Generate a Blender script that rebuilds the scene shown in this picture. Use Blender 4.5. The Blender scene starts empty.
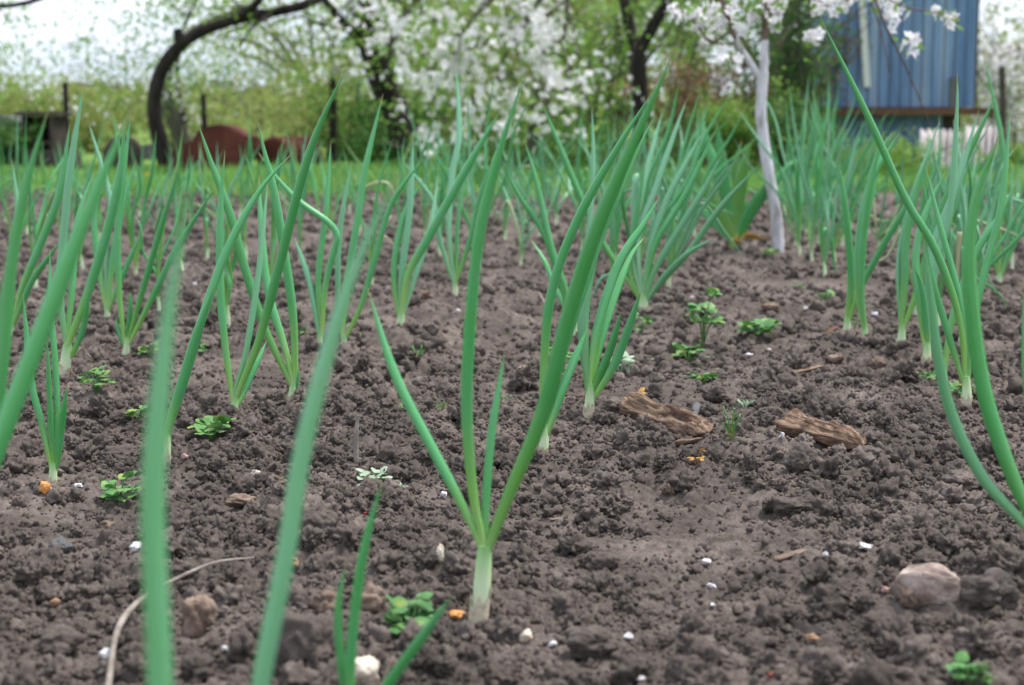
import bpy, math, random
import numpy as np
from mathutils import Vector, Matrix
random.seed(7); rng = np.random.default_rng(7)
sc = bpy.context.scene; COL = sc.collection
# ------------------------------------------------------------------ camera
F = 1736.0; CX, CY = 512.0, 342.5; HC = 0.32; HOR = 118.0
PITCH = math.atan((CY-HOR)/F)
cam = bpy.data.cameras.new('camera'); co = bpy.data.objects.new('camera', cam); COL.objects.link(co)
co.location = (0, 0, HC); co.rotation_euler = (math.pi/2-PITCH, 0, 0)
cam.sensor_width = 23.6; cam.lens = F*23.6/1024; cam.clip_start = .02; cam.clip_end = 2000
cam.dof.use_dof = True; cam.dof.focus_distance = 1.65; cam.dof.aperture_fstop = 6.5; cam.dof.aperture_blades = 0
sc.camera = co
sP, cP = math.sin(PITCH), math.cos(PITCH)
def ray(px, py):
    a = (px-CX)/F; b = -(py-CY)/F
    return Vector((a, cP+b*sP, -sP+b*cP))
def P(px, py, Y):
    d = ray(px, py); t = Y/d.y
    return Vector((d.x*t, Y, HC+d.z*t))
def pix(p):
    x, y, z = p[0], p[1], p[2]-HC
    dep = y*cP-z*sP; up = y*sP+z*cP
    return CX+F*x/dep, CY-F*up/dep
# ------------------------------------------------------------------ noise
def _h(ix, iy, s):
    n = (ix.astype(np.int64)*374761393 + iy.astype(np.int64)*668265263 + s*1442695041) & 0xffffffff
    n = ((n ^ (n >> 13))*1274126177) & 0xffffffff
    n = (n ^ (n >> 16)); n = (n*2246822519) & 0xffffffff
    return ((n ^ (n >> 15)) & 0xffffff)/float(0xffffff)
def vnoise(x, y, s=0):
    ix = np.floor(x); iy = np.floor(y); fx = x-ix; fy = y-iy
    fx = fx*fx*(3-2*fx); fy = fy*fy*(3-2*fy)
    a = _h(ix, iy, s); b = _h(ix+1, iy, s); c = _h(ix, iy+1, s); d = _h(ix+1, iy+1, s)
    return (a*(1-fx)+b*fx)*(1-fy)+(c*(1-fx)+d*fx)*fy-.5
def clod(x, y, s, keep=.6):
    """domed cells with crevices between, random heights, some absent"""
    ix = np.floor(x); iy = np.floor(y); best = np.zeros_like(x)
    for dx in (-1, 0, 1):
        for dy in (-1, 0, 1):
            cx = ix+dx; cy = iy+dy
            jx = cx+_h(cx, cy, s); jy = cy+_h(cx, cy, s+1)
            r = .35+.55*_h(cx, cy, s+2); on = (_h(cx, cy, s+3) < keep)
            d2 = ((x-jx)**2+(y-jy)**2)/(r*r)
            best = np.maximum(best, np.where(on, np.sqrt(np.clip(1-d2, 0, 1))*r, 0))
    return best
def hs(x, y):
    x = np.asarray(x, float); y = np.asarray(y, float)
    h = .016*vnoise(x*3.1+5, y*2.6, 11)+.012*vnoise(x*7, y*7, 12)
    h = h-.010*np.exp(-(((x-.125)/.11)**2+((y-1.2)/.24)**2))
    h = h-.008*np.exp(-(((x-.02-.05*(y-1.5))/.10)**2))*(y > .3)
    return h
def hrough(x, y):
    x = np.asarray(x, float); y = np.asarray(y, float)
    wx = x+.012*vnoise(x*45, y*45, 21)+.0055*vnoise(x*120, y*120, 22)+.0028*vnoise(x*310, y*310, 26)
    wy = y+.012*vnoise(x*45+9, y*45, 23)+.0055*vnoise(x*120+9, y*120, 24)+.0028*vnoise(x*310+9, y*310, 27)
    smooth = np.exp(-(((x-.125)/.085)**2+((y-1.22)/.24)**2))          # the trodden, finer patch
    patch = np.clip(.75+1.3*vnoise(x*5, y*5, 25), .35, 1.3)*(1-.6*smooth)
    h = hs(x, y)
    h = h+.013*clod(wx*20, wy*20, 30, .30)*patch
    h = h+.0085*clod(wx*46, wy*46, 40, .50)*patch
    h = h+.0050*clod(wx*105, wy*105, 50, .62)*np.clip(patch, .5, 1.2)
    h = h+.0030*clod(wx*215, wy*215, 60, .65)+.0014*clod(wx*400, wy*400, 64, .6)
    h = h+.0012*vnoise(x*260, y*260, 70)+.0008*vnoise(x*600, y*600, 71)+.004*vnoise(x*90, y*90, 72)
    return h-OFF
OFF = 0.0
_x = np.random.default_rng(1).uniform(-.5, .5, 20000); _y = np.random.default_rng(2).uniform(.8, 3, 20000)
OFF = float(np.mean(hrough(_x, _y)-hs(_x, _y)))
def GR(px, py):
    '''first crossing of the sight line with the rough soil'''
    g = G(px, py); d = ray(px, py); t0 = g.y/d.y; t = np.linspace(t0*.90, t0*1.10, 700)
    z = HC+d.z*t-hrough(d.x*t, d.y*t); k = np.where(z < 0)[0]; q = t[k[0]] if len(k) else t0
    return Vector((d.x*q, d.y*q, HC+d.z*q))
def G(px, py):
    d = ray(px, py); t = -HC/d.z
    for _ in range(25):
        x, y = d.x*t, d.y*t
        t = -(HC-float(hs(x, y)))/d.z if d.z < 0 else t
    return Vector((d.x*t, d.y*t, HC+d.z*t))
# ------------------------------------------------------------------ materials
def mat(name, build):
    m = bpy.data.materials.new(name); m.use_nodes = True
    nt = m.node_tree; b = nt.nodes['Principled BSDF']; build(nt, b); return m
def nd(nt, t, **k):
    n = nt.nodes.new(t)
    for a, v in k.items():
        if a in n.inputs.keys() if isinstance(a, str) else False: n.inputs[a].default_value = v
        else: setattr(n, a, v)
    return n
def ramp(nt, stops, fac, interp='LINEAR'):
    r = nt.nodes.new('ShaderNodeValToRGB'); e = r.color_ramp.elements; r.color_ramp.interpolation = interp
    while len(e) < len(stops): e.new(.5)
    for q, (p, c) in zip(e, stops): q.position = p; q.color = (*c, 1)
    nt.links.new(fac, r.inputs[0]); return r.outputs[0]
def noise(nt, scale, detail=4, rough=.55, vec=None, dist=0):
    n = nt.nodes.new('ShaderNodeTexNoise'); n.inputs['Scale'].default_value = scale
    n.inputs['Detail'].default_value = detail; n.inputs['Roughness'].default_value = rough; n.inputs['Distortion'].default_value = dist
    if vec is not None: nt.links.new(vec, n.inputs['Vector'])
    return n.outputs['Fac']
def pos(nt, scale=None, kind='Object'):
    c = nt.nodes.new('ShaderNodeTexCoord').outputs[kind]
    if scale is None: return c
    m = nt.nodes.new('ShaderNodeMapping'); m.inputs['Scale'].default_value = scale
    nt.links.new(c, m.inputs[0]); return m.outputs[0]
def wpos(nt): return nt.nodes.new('ShaderNodeNewGeometry').outputs['Position']
def bump(nt, b, fac, dist, st=1):
    n = nt.nodes.new('ShaderNodeBump'); n.inputs['Distance'].default_value = dist; n.inputs['Strength'].default_value = st
    nt.links.new(fac, n.inputs['Height']); nt.links.new(n.outputs[0], b.inputs['Normal'])
def mix(nt, a, b_, fac, mode='MIX'):
    n = nt.nodes.new('ShaderNodeMix'); n.data_type = 'RGBA'; n.blend_type = mode
    for sock, v in ((n.inputs[0], fac), (n.inputs[6], a), (n.inputs[7], b_)):
        if isinstance(v, (int, float)): sock.default_value = v
        elif isinstance(v, tuple): sock.default_value = (*v, 1)
        else: nt.links.new(v, sock)
    return n.outputs[2]
def rough(b, r, spec=.5):
    b.inputs['Roughness'].default_value = r; b.inputs['Specular IOR Level'].default_value = spec
def simple(name, stops, scale=20, r=.8, spec=.3, bd=0, bscale=None, stretch=None, detail=5, world=False):
    def f(nt, b):
        v = wpos(nt) if world else pos(nt, stretch)
        c = ramp(nt, stops, noise(nt, scale, detail, .6, v)); nt.links.new(c, b.inputs['Base Color']); rough(b, r, spec)
        if bd: bump(nt, b, noise(nt, bscale or scale*3, 6, .65, v), bd)
    return mat(name, f)
def m_soil(nt, b):
    v = wpos(nt)
    a = ramp(nt, [(.30, (.062, .052, .045)), (.5, (.112, .094, .082)), (.70, (.185, .156, .136))], noise(nt, 9, 6, .65, v))
    c = ramp(nt, [(.35, (.66, .64, .64)), (.65, (1.28, 1.26, 1.24))], noise(nt, 110, 6, .75, v))
    m = mix(nt, a, c, 1.0, 'MULTIPLY')
    d = ramp(nt, [(.66, (0, 0, 0)), (.72, (1, 1, 1))], noise(nt, 330, 2, .5, v))
    m = mix(nt, m, (.22, .175, .15), d) if False else m
    nt.links.new(m, b.inputs['Base Color']); rough(b, .95, .12)
    bump(nt, b, noise(nt, 520, 6, .75, v), .0011, .9)
SOIL = mat('soil', m_soil)
def m_leaf(c0, c1, c2, tipc=(.30, .26, .08), trans=.06, straw=False):
    def f(nt, b):
        uv = nt.nodes.new('ShaderNodeUVMap').outputs[0]
        s = nt.nodes.new('ShaderNodeSeparateXYZ'); nt.links.new(uv, s.inputs[0])
        al = ramp(nt, [(0, c0), (.10, c1), (.35, c2), (.945, c2), (.985, tipc)], s.outputs[1])
        oi = nt.nodes.new('ShaderNodeObjectInfo')
        mp = nt.nodes.new('ShaderNodeMapping'); mp.inputs['Scale'].default_value = (26, 2.2, 1); nt.links.new(uv, mp.inputs[0])
        st = ramp(nt, [(.3, (.70, .78, .70)), (.7, (1.26, 1.18, 1.3))], noise(nt, 1, 5, .65, mp.outputs[0]))
        col = mix(nt, al, st, 1.0, 'MULTIPLY')
        bl = ramp(nt, [(.38, (0, 0, 0)), (.72, (1, 1, 1))], noise(nt, 34, 4, .6, wpos(nt)))
        mm = nt.nodes.new('ShaderNodeMath'); mm.operation = 'MULTIPLY'; mm.inputs[1].default_value = .26; nt.links.new(bl, mm.inputs[0])
        col = mix(nt, col, (.15, .39, .235), mm.outputs[0])             # waxy bloom
        dn = ramp(nt, [(.69, (0, 0, 0)), (.74, (1, 1, 1))], noise(nt, 210, 3, .6, wpos(nt)))
        dm = nt.nodes.new('ShaderNodeMath'); dm.operation = 'MULTIPLY'; dm.inputs[1].default_value = .45; nt.links.new(dn, dm.inputs[0])
        col = mix(nt, col, (.16, .15, .09), dm.outputs[0])              # dried soil splashes
        va = ramp(nt, [(0, (.70, .80, .62)), (.35, (.95, .96, .90)), (.7, (1.05, 1.02, 1.05)), (1, (1.30, 1.12, 1.22))], oi.outputs['Random'])
        col = mix(nt, col, va, 1.0, 'MULTIPLY')
        nt.links.new(col, b.inputs['Base Color']); rough(b, .33, .8)
        b.inputs['Subsurface Weight'].default_value = trans; b.inputs['Subsurface Scale'].default_value = .004
        b.inputs['Subsurface Radius'].default_value = (.4, 1, .3)
        bump(nt, b, noise(nt, 1, 5, .6, mp.outputs[0]), .0012, .6)
    return f
ONION = mat('onion_leaf', m_leaf((.42, .55, .26), (.24, .50, .09), (.062, .355, .092)))
ONIOND = mat('onion_leaf_dark', m_leaf((.30, .45, .16), (.11, .36, .06), (.050, .325, .072)))
ONIONP = mat('onion_leaf_pale', m_leaf((.42, .52, .30), (.18, .42, .16), (.130, .385, .185)))
YLEAF = mat('yellow_green_leaf', m_leaf((.50, .52, .14), (.28, .46, .07), (.13, .34, .05), (.5, .25, .04)))
YEL = mat('yellowed_leaf', m_leaf((.42, .42, .10), (.55, .40, .06), (.62, .33, .05), (.45, .16, .03)))
STRAW = mat('withered_leaf', m_leaf((.30, .36, .14), (.22, .34, .12), (.30, .33, .15), (.34, .26, .14)))
def m_stem(nt, b):
    uv = nt.nodes.new('ShaderNodeUVMap').outputs[0]
    s = nt.nodes.new('ShaderNodeSeparateXYZ'); nt.links.new(uv, s.inputs[0])
    al = ramp(nt, [(0, (.62, .56, .42)), (.35, (.76, .80, .62)), (.72, (.58, .72, .44)), (1, (.24, .50, .17))], s.outputs[1])
    mp = nt.nodes.new('ShaderNodeMapping'); mp.inputs['Scale'].default_value = (22, 1.2, 1); nt.links.new(uv, mp.inputs[0])
    st = ramp(nt, [(.3, (.80, .82, .76)), (.7, (1.1, 1.1, 1.1))], noise(nt, 1, 4, .6, mp.outputs[0]))
    col = mix(nt, al, st, 1.0, 'MULTIPLY')
    nt.links.new(col, b.inputs['Base Color']); rough(b, .45, .35)
    b.inputs['Subsurface Weight'].default_value = .25; b.inputs['Subsurface Scale'].default_value = .004
STEM = mat('white_stem', m_stem)
def m_small(name, stops, scale, r=.6, tr=0.0):
    def f(nt, b):
        oi = nt.nodes.new('ShaderNodeObjectInfo')
        c = ramp(nt, stops, noise(nt, scale, 3, .6, wpos(nt)))
        nt.links.new(c, b.inputs['Base Color']); rough(b, r, .3)
        if tr:
            t = nt.nodes.new('ShaderNodeBsdfTranslucent'); nt.links.new(c, t.inputs[0])
            mx = nt.nodes.new('ShaderNodeMixShader'); mx.inputs[0].default_value = tr
            o = nt.nodes['Material Output']
            nt.links.new(b.outputs[0], mx.inputs[1]); nt.links.new(t.outputs[0], mx.inputs[2]); nt.links.new(mx.outputs[0], o.inputs[0])
    return mat(name, f)
WEED = m_small('seedling_leaf', [(.35, (.06, .19, .055)), (.55, (.12, .28, .075)), (.68, (.28, .34, .06))], 90, .5, .2)
WEEDP = m_small('pale_seedling_leaf', [(.35, (.25, .36, .22)), (.65, (.42, .50, .38))], 60, .6, .2)
WEEDO = m_small('orange_seedling_leaf', [(.35, (.42, .20, .04)), (.65, (.50, .34, .08))], 60, .6, .2)
TLEAF = m_small('spring_tree_leaf', [(.35, (.12, .26, .04)), (.65, (.26, .40, .08))], 1.5, .55, .45)
TLEAFD = m_small('dark_bush_leaf', [(.35, (.045, .13, .025)), (.65, (.10, .22, .04))], 1.5, .6, .35)
TLEAFY = m_small('olive_bush_leaf', [(.35, (.20, .24, .06)), (.65, (.34, .38, .12))], 1.5, .6, .4)
TLEAFB = m_small('russet_bush_leaf', [(.35, (.20, .12, .06)), (.65, (.34, .22, .11))], 2.5, .7, .3)
PETAL = m_small('white_petal', [(.35, (.80, .77, .78)), (.65, (.90, .88, .90))], 8, .6, .35)
GRASS = m_small('grass_blade', [(.35, (.10, .27, .05)), (.65, (.23, .42, .10))], 2.2, .55, .35)
DAND = m_small('dandelion_petal', [(.35, (.85, .50, .02)), (.65, (.90, .60, .04))], 60, .6)
BARK = simple('dark_bark', [(.35, (.012, .010, .009)), (.65, (.042, .034, .029))], 18, .9, .15, .012, 40, (1, 1, .3))
BARKG = simple('grey_mossy_bark', [(.35, (.05, .05, .035)), (.65, (.16, .15, .11))], 14, .9, .15, .01, 40, (1, 1, .3))
TWIG = simple('brown_twig', [(.35, (.10, .065, .055)), (.65, (.20, .14, .12))], 30, .8, .2, .001, 200)
LIME = simple('limewash', [(.32, (.30, .27, .26)), (.42, (.52, .49, .51)), (.55, (.64, .62, .65)), (.7, (.74, .72, .76))], 46, .9, .15, .004, 110, (1, 1, .3))
RUST = simple('rust', [(.3, (.05, .016, .012)), (.5, (.10, .029, .021)), (.75, (.19, .065, .045))], 5, .85, .2, .004, 60)
DARKM = simple('dark_weathered_wood', [(.3, (.035, .028, .026)), (.7, (.095, .075, .065))], 8, .9, .15, .004, 50)
GREYM = simple('grey_weathered_wood', [(.3, (.08, .08, .08)), (.7, (.17, .165, .165))], 8, .9, .15, .004, 50, (1, 1, .2))
BROWNP = simple('brown_beam', [(.3, (.075, .038, .025)), (.7, (.17, .09, .055))], 10, .85, .2, .003, 60, (.2, 1, 1))
WHITEP = simple('weathered_white_paint', [(.3, (.50, .49, .46)), (.6, (.70, .70, .66))], 9, .7, .3, .002, 60, (1, 1, .2))
SLATE = simple('grey_white_slate', [(.3, (.42, .38, .37)), (.7, (.62, .58, .57))], 9, .9, .2, .003, 60)
STONE = simple('pale_stone', [(.35, (.42, .34, .28)), (.65, (.62, .55, .48))], 60, .8, .3, .001, 200, world=True)
BSTONE = simple('brown_stone', [(.3, (.075, .048, .036)), (.5, (.17, .12, .09)), (.75, (.33, .25, .195))], 45, .85, .25, .002, 120, world=True)
ASTONE = simple('angular_stone', [(.38, (.15, .11, .09)), (.5, (.34, .26, .215)), (.65, (.54, .46, .40))], 42, .85, .2, .002, 150, world=True)
OSTONE = simple('orange_stone', [(.3, (.26, .15, .085)), (.7, (.42, .28, .18))], 60, .8, .25, .001, 200, world=True)
PEB = simple('white_chip', [(.35, (.40, .37, .37)), (.55, (.66, .64, .67)), (.7, (.76, .75, .78))], 220, .6, .4, world=True)
CREAM = simple('cream_pebble', [(.35, (.55, .43, .32)), (.65, (.78, .70, .58))], 90, .6, .35, world=True)
SKIN = simple('onion_skin', [(.35, (.50, .18, .04)), (.65, (.70, .34, .10))], 90, .45, .4, world=True)
PINK = simple('pink_scrap', [(.35, (.36, .20, .17)), (.65, (.50, .34, .29))], 80, .7, .2, world=True)
RED = simple('red_berry', [(.35, (.22, .02, .02)), (.65, (.34, .04, .035))], 80, .4, .4, world=True)
def m_wood(nt, b):
    v = pos(nt, (6, 60, 60)); n = noise(nt, 3, 7, .75, v, .6)
    c = ramp(nt, [(.34, (.032, .019, .014)), (.46, (.13, .08, .056)), (.58, (.38, .26, .18)), (.75, (.56, .43, .32))], n)
    nt.links.new(c, b.inputs['Base Color']); rough(b, .9, .15); bump(nt, b, n, .006)
WOOD = mat('rotten_wood', m_wood)
def m_bluew(nt, b):
    v = pos(nt, (13.5, 13.5, .6)); w = noise(nt, 1, 2, .5, v)
    s = noise(nt, 1, 6, .7, pos(nt, (45, 45, 2.2)))
    c = ramp(nt, [(.3, (.105, .18, .32)), (.5, (.17, .26, .42)), (.7, (.29, .37, .49))], w)
    c2 = ramp(nt, [(.3, (.62, .64, .68)), (.62, (1.1, 1.1, 1.08)), (.74, (1.4, 1.25, 1.1))], s)
    m = mix(nt, c, c2, 1.0, 'MULTIPLY'); nt.links.new(m, b.inputs['Base Color']); rough(b, .8, .25); bump(nt, b, s, .003)
BLUE = mat('faded_blue_paint', m_bluew)
def m_field(nt, b):
    v = wpos(nt); c = ramp(nt, [(.3, (.10, .16, .04)), (.55, (.17, .29, .06)), (.75, (.25, .32, .10))], noise(nt, 1.3, 8, .7, v))
    nt.links.new(c, b.inputs['Base Color']); rough(b, .95, .1); bump(nt, b, noise(nt, 30, 4, .7, v), .03)
FIELD = mat('meadow', m_field)
# ------------------------------------------------------------------ mesh helpers
class MB:
    def __init__(s): s.v = []; s.f = []; s.uv = []; s.m = []; s.n = 0; s.sm = []
    def add(s, v, f, uv=None, mi=0, smooth=True):
        """v (n,3); f (m,k); uv (m,k,2)"""
        v = np.asarray(v, np.float64); f = np.asarray(f, np.int64)
        s.v.append(v); s.f.append(f+s.n); s.n += len(v)
        s.uv.append(np.zeros((f.shape[0], f.shape[1], 2)) if uv is None else uv)
        s.m.append(np.full(len(f), mi)); s.sm.append(np.full(len(f), smooth))
        return s
    def build(s, name, mats, parent=None, loc=None):
        if not isinstance(mats, (list, tuple)): mats = [mats]
        V = np.concatenate(s.v); o0 = np.array(loc if loc is not None else (parent['_b'] if parent and '_b' in parent else (0, 0, 0)), float)
        V = V-o0
        me = bpy.data.meshes.new(name); me.vertices.add(len(V)); me.vertices.foreach_set('co', V.astype(np.float32).ravel())
        cnt = np.concatenate([np.full(len(f), f.shape[1]) for f in s.f]); idx = np.concatenate([f.ravel() for f in s.f])
        me.loops.add(len(idx)); me.loops.foreach_set('vertex_index', idx.astype(np.int32))
        me.polygons.add(len(cnt)); me.polygons.foreach_set('loop_start', (np.cumsum(cnt)-cnt).astype(np.int32))
        me.polygons.foreach_set('material_index', np.concatenate(s.m).astype(np.int32))
        me.polygons.foreach_set('use_smooth', np.concatenate(s.sm).astype(bool))
        u = me.uv_layers.new(name='UVMap'); u.data.foreach_set('uv', np.concatenate([q.reshape(-1, 2) for q in s.uv]).astype(np.float32).ravel())
        me.update(calc_edges=True); me.validate()
        for m in mats: me.materials.append(m)
        o = bpy.data.objects.new(name, me); COL.objects.link(o)
        if parent is not None: o.parent = parent
        if loc is not None and parent is None: o.location = loc
        return o
def clean(o):
    if '_b' in o: del o['_b']
THINGS = []
def thing(name, label, cat, base, group=None):
    o = bpy.data.objects.new(name, None); COL.objects.link(o); o.location = base; o['_b'] = list(base)
    o['label'] = label; o['category'] = cat
    o.empty_display_size = .05
    if group: o['group'] = group
    THINGS.append(o); return o
def tag(o, label, cat, group=None):
    o['label'] = label; o['category'] = cat
    if group: o['group'] = group
    return o
def struct(o, kind='structure'): o['kind'] = kind; return o
def smooth_path(pts, n):
    pts = np.array([tuple(p) for p in pts], float)
    if len(pts) == 2: pts = np.array([pts[0], (pts[0]+pts[1])/2, pts[1]])
    a = np.vstack([2*pts[0]-pts[1], pts, 2*pts[-1]-pts[-2]])
    seg = np.linalg.norm(np.diff(pts, axis=0), axis=1); cum = np.concatenate([[0], np.cumsum(seg)]); L = cum[-1]
    out = []
    for s in np.linspace(0, L, n):
        i = min(int(np.searchsorted(cum, s, 'right')-1), len(pts)-2); t = (s-cum[i])/max(seg[i], 1e-9)
        p0, p1, p2, p3 = a[i], a[i+1], a[i+2], a[i+3]
        out.append(.5*((2*p1)+(-p0+p2)*t+(2*p0-5*p1+4*p2-p3)*t*t+(-p0+3*p1-3*p2+p3)*t**3))
    return np.array(out)
def tube(mb, pts, rad, n=20, k=10, flat=1.0, mi=0, rot=0, lump=0, v0=0, v1=1, smooth=True):
    """rad: function of t or list of radii at the given points"""
    C = smooth_path(pts, n); t = np.linspace(0, 1, n)
    if callable(rad): R = np.array([rad(q) for q in t])
    else: R = np.interp(t, np.linspace(0, 1, len(rad)), rad)
    T = np.gradient(C, axis=0); T /= np.linalg.norm(T, axis=1)[:, None]+1e-12
    ref = np.array([1., .2, 0]) if abs(T[0][2]) > .5 else np.array([0, .1, 1.])
    N = ref-T[0]*ref.dot(T[0]); N /= np.linalg.norm(N); V = []
    for i in range(n):
        N = N-T[i]*N.dot(T[i]); N /= np.linalg.norm(N); B = np.cross(T[i], N)
        a = np.arange(k)*2*np.pi/k+rot
        r = R[i]*(1+(lump*(rng.random(k)-.5) if lump else 0))
        V.append(C[i]+np.outer(np.cos(a)*r, N)+np.outer(np.sin(a)*r*flat, B))
    V = np.vstack(V); ii, jj = np.meshgrid(np.arange(n-1), np.arange(k), indexing='ij'); ii = ii.ravel(); jj = jj.ravel(); j2 = (jj+1) % k
    f = np.stack([ii*k+jj, ii*k+j2, (ii+1)*k+j2, (ii+1)*k+jj], 1)
    vv = v0+(v1-v0)*t
    uv = np.stack([np.stack([jj/k, vv[ii]], 1), np.stack([(jj+1)/k, vv[ii]], 1), np.stack([(jj+1)/k, vv[ii+1]], 1), np.stack([jj/k, vv[ii+1]], 1)], 1)
    mb.add(V, f, uv, mi, smooth)
    # caps
    for base, c in ((0, C[0]), ((n-1)*k, C[-1])):
        q = np.arange(k); vs = np.vstack([V[base:base+k], c]); fs = np.stack([q, (q+1) % k, np.full(k, k)], 1)
        if base == 0: fs = fs[:, ::-1]
        u = np.zeros((k, 3, 2)); u[:, :, 1] = v0 if base == 0 else v1
        mb.add(vs, fs, u, mi, smooth)
    return C
_ico = {}
def ico(sub):
    if sub not in _ico:
        import bmesh
        b = bmesh.new(); bmesh.ops.create_icosphere(b, subdivisions=sub, radius=1)
        b.verts.ensure_lookup_table()
        _ico[sub] = (np.array([v.co[:] for v in b.verts]), np.array([[v.index for v in f.verts] for f in b.faces])); b.free()
    return _ico[sub]
def _h3(ix, iy, iz, s): return _h(ix+iz*57.0, iy+iz*113.0, s)
def n3(p, s):
    f0 = np.floor(p); f = p-f0; f = f*f*(3-2*f); out = 0
    for a in (0, 1):
        for b in (0, 1):
            for c in (0, 1):
                w = (f[:, 0] if a else 1-f[:, 0])*(f[:, 1] if b else 1-f[:, 1])*(f[:, 2] if c else 1-f[:, 2])
                out = out+w*_h3(f0[:, 0]+a, f0[:, 1]+b, f0[:, 2]+c, s)
    return out-.5
def lump(sub, seed, amp=.5, fine=.2, squash=.75):
    v, f = ico(sub); o = np.array([seed*3.1, seed*1.7, seed*.9])
    r = 1+amp*n3(v*1.35+o, seed*7)+fine*n3(v*3.3+o, seed*7+3)+fine*.6*n3(v*7+o, seed*7+5)+(fine*.35*n3(v*15+o, seed*7+6) if sub > 3 else 0)
    return v*r[:, None]*np.array([1, .85, squash]), f
def rotmats(n):
    q = rng.normal(size=(n, 4)); q /= np.linalg.norm(q, axis=1)[:, None]; w, x, y, z = q.T
    return np.stack([1-2*(y*y+z*z), 2*(x*y-w*z), 2*(x*z+w*y), 2*(x*y+w*z), 1-2*(x*x+z*z), 2*(y*z-w*x), 2*(x*z-w*y), 2*(y*z+w*x), 1-2*(x*x+y*y)], 1).reshape(n, 3, 3)
def scatter(mb, shape, f, loc, scale, R=None, mi=0, smooth=True):
    n = len(loc); R = rotmats(n) if R is None else R
    V = np.einsum('nij,vj->nvi', R, shape)*np.asarray(scale).reshape(n, 1, -1)+loc[:, None, :]
    m = len(shape); Fs = (f[None]+np.arange(n)[:, None, None]*m).reshape(-1, f.shape[1])
    mb.add(V.reshape(-1, 3), Fs, None, mi, smooth)
def box(mb, c, s, rz=0, mi=0, ry=0, bev=0):
    v = np.array([[x, y, z] for x in (-.5, .5) for y in (-.5, .5) for z in (-.5, .5)])*np.array(s)
    M = np.array(Matrix.Rotation(rz, 3, 'Z') @ Matrix.Rotation(ry, 3, 'Y')); v = v @ M.T+np.array(c)
    mb.add(v, [[0, 1, 3, 2], [4, 6, 7, 5], [0, 4, 5, 1], [2, 3, 7, 6], [0, 2, 6, 4], [1, 5, 7, 3]], None, mi, False)
EXC = []            # where small things lie: no loose clod is put on or just before them
# ------------------------------------------------------------------ ground
def soil_sheet():
    Y = np.concatenate([np.exp(np.linspace(math.log(.36), math.log(.85), 260))[:-1], np.exp(np.linspace(math.log(.85), math.log(3), 1150))[:-1], np.exp(np.linspace(math.log(3), math.log(8.1), 420))])
    U = np.concatenate([np.linspace(-.62, -.34, 90)[:-1], np.linspace(-.34, .34, 800), np.linspace(.34, .62, 90)[1:]])
    YY, UU = np.meshgrid(Y, U, indexing='ij'); XX = UU*(YY+.15)
    Z = hrough(XX, YY); n, m = Z.shape
    fade = np.clip((YY-7.2)/.8, 0, 1); Z = Z*(1-fade)
    V = np.stack([XX, YY, Z], 2).reshape(-1, 3)
    i, j = np.meshgrid(np.arange(n-1), np.arange(m-1), indexing='ij'); a = (i*m+j).ravel()
    mb = MB(); mb.add(V, np.stack([a, a+1, a+m+1, a+m], 1)); o = mb.build('soil_bed', SOIL); struct(o)
soil_sheet()
mb = MB(); s = 600.
mb.add([[-s, -s, -.045], [s, -s, -.045], [s, s, -.045], [-s, s, -.045]], [[0, 1, 2, 3]]); struct(mb.build('ground', FIELD))
mb = MB(); q = []
xs = np.linspace(-9, 9, 80); ys = np.linspace(7.7, 16, 50); XX, YY = np.meshgrid(xs, ys, indexing='ij')
Z = .012+.03*vnoise(XX*1.1, YY*1.1, 80)+.0*XX; V = np.stack([XX, YY, Z], 2).reshape(-1, 3)
i, j = np.meshgrid(np.arange(79), np.arange(49), indexing='ij'); a = (i*50+j).ravel()
mb.add(V, np.stack([a, a+50, a+51, a+1], 1)); struct(mb.build('lawn', FIELD))
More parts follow.
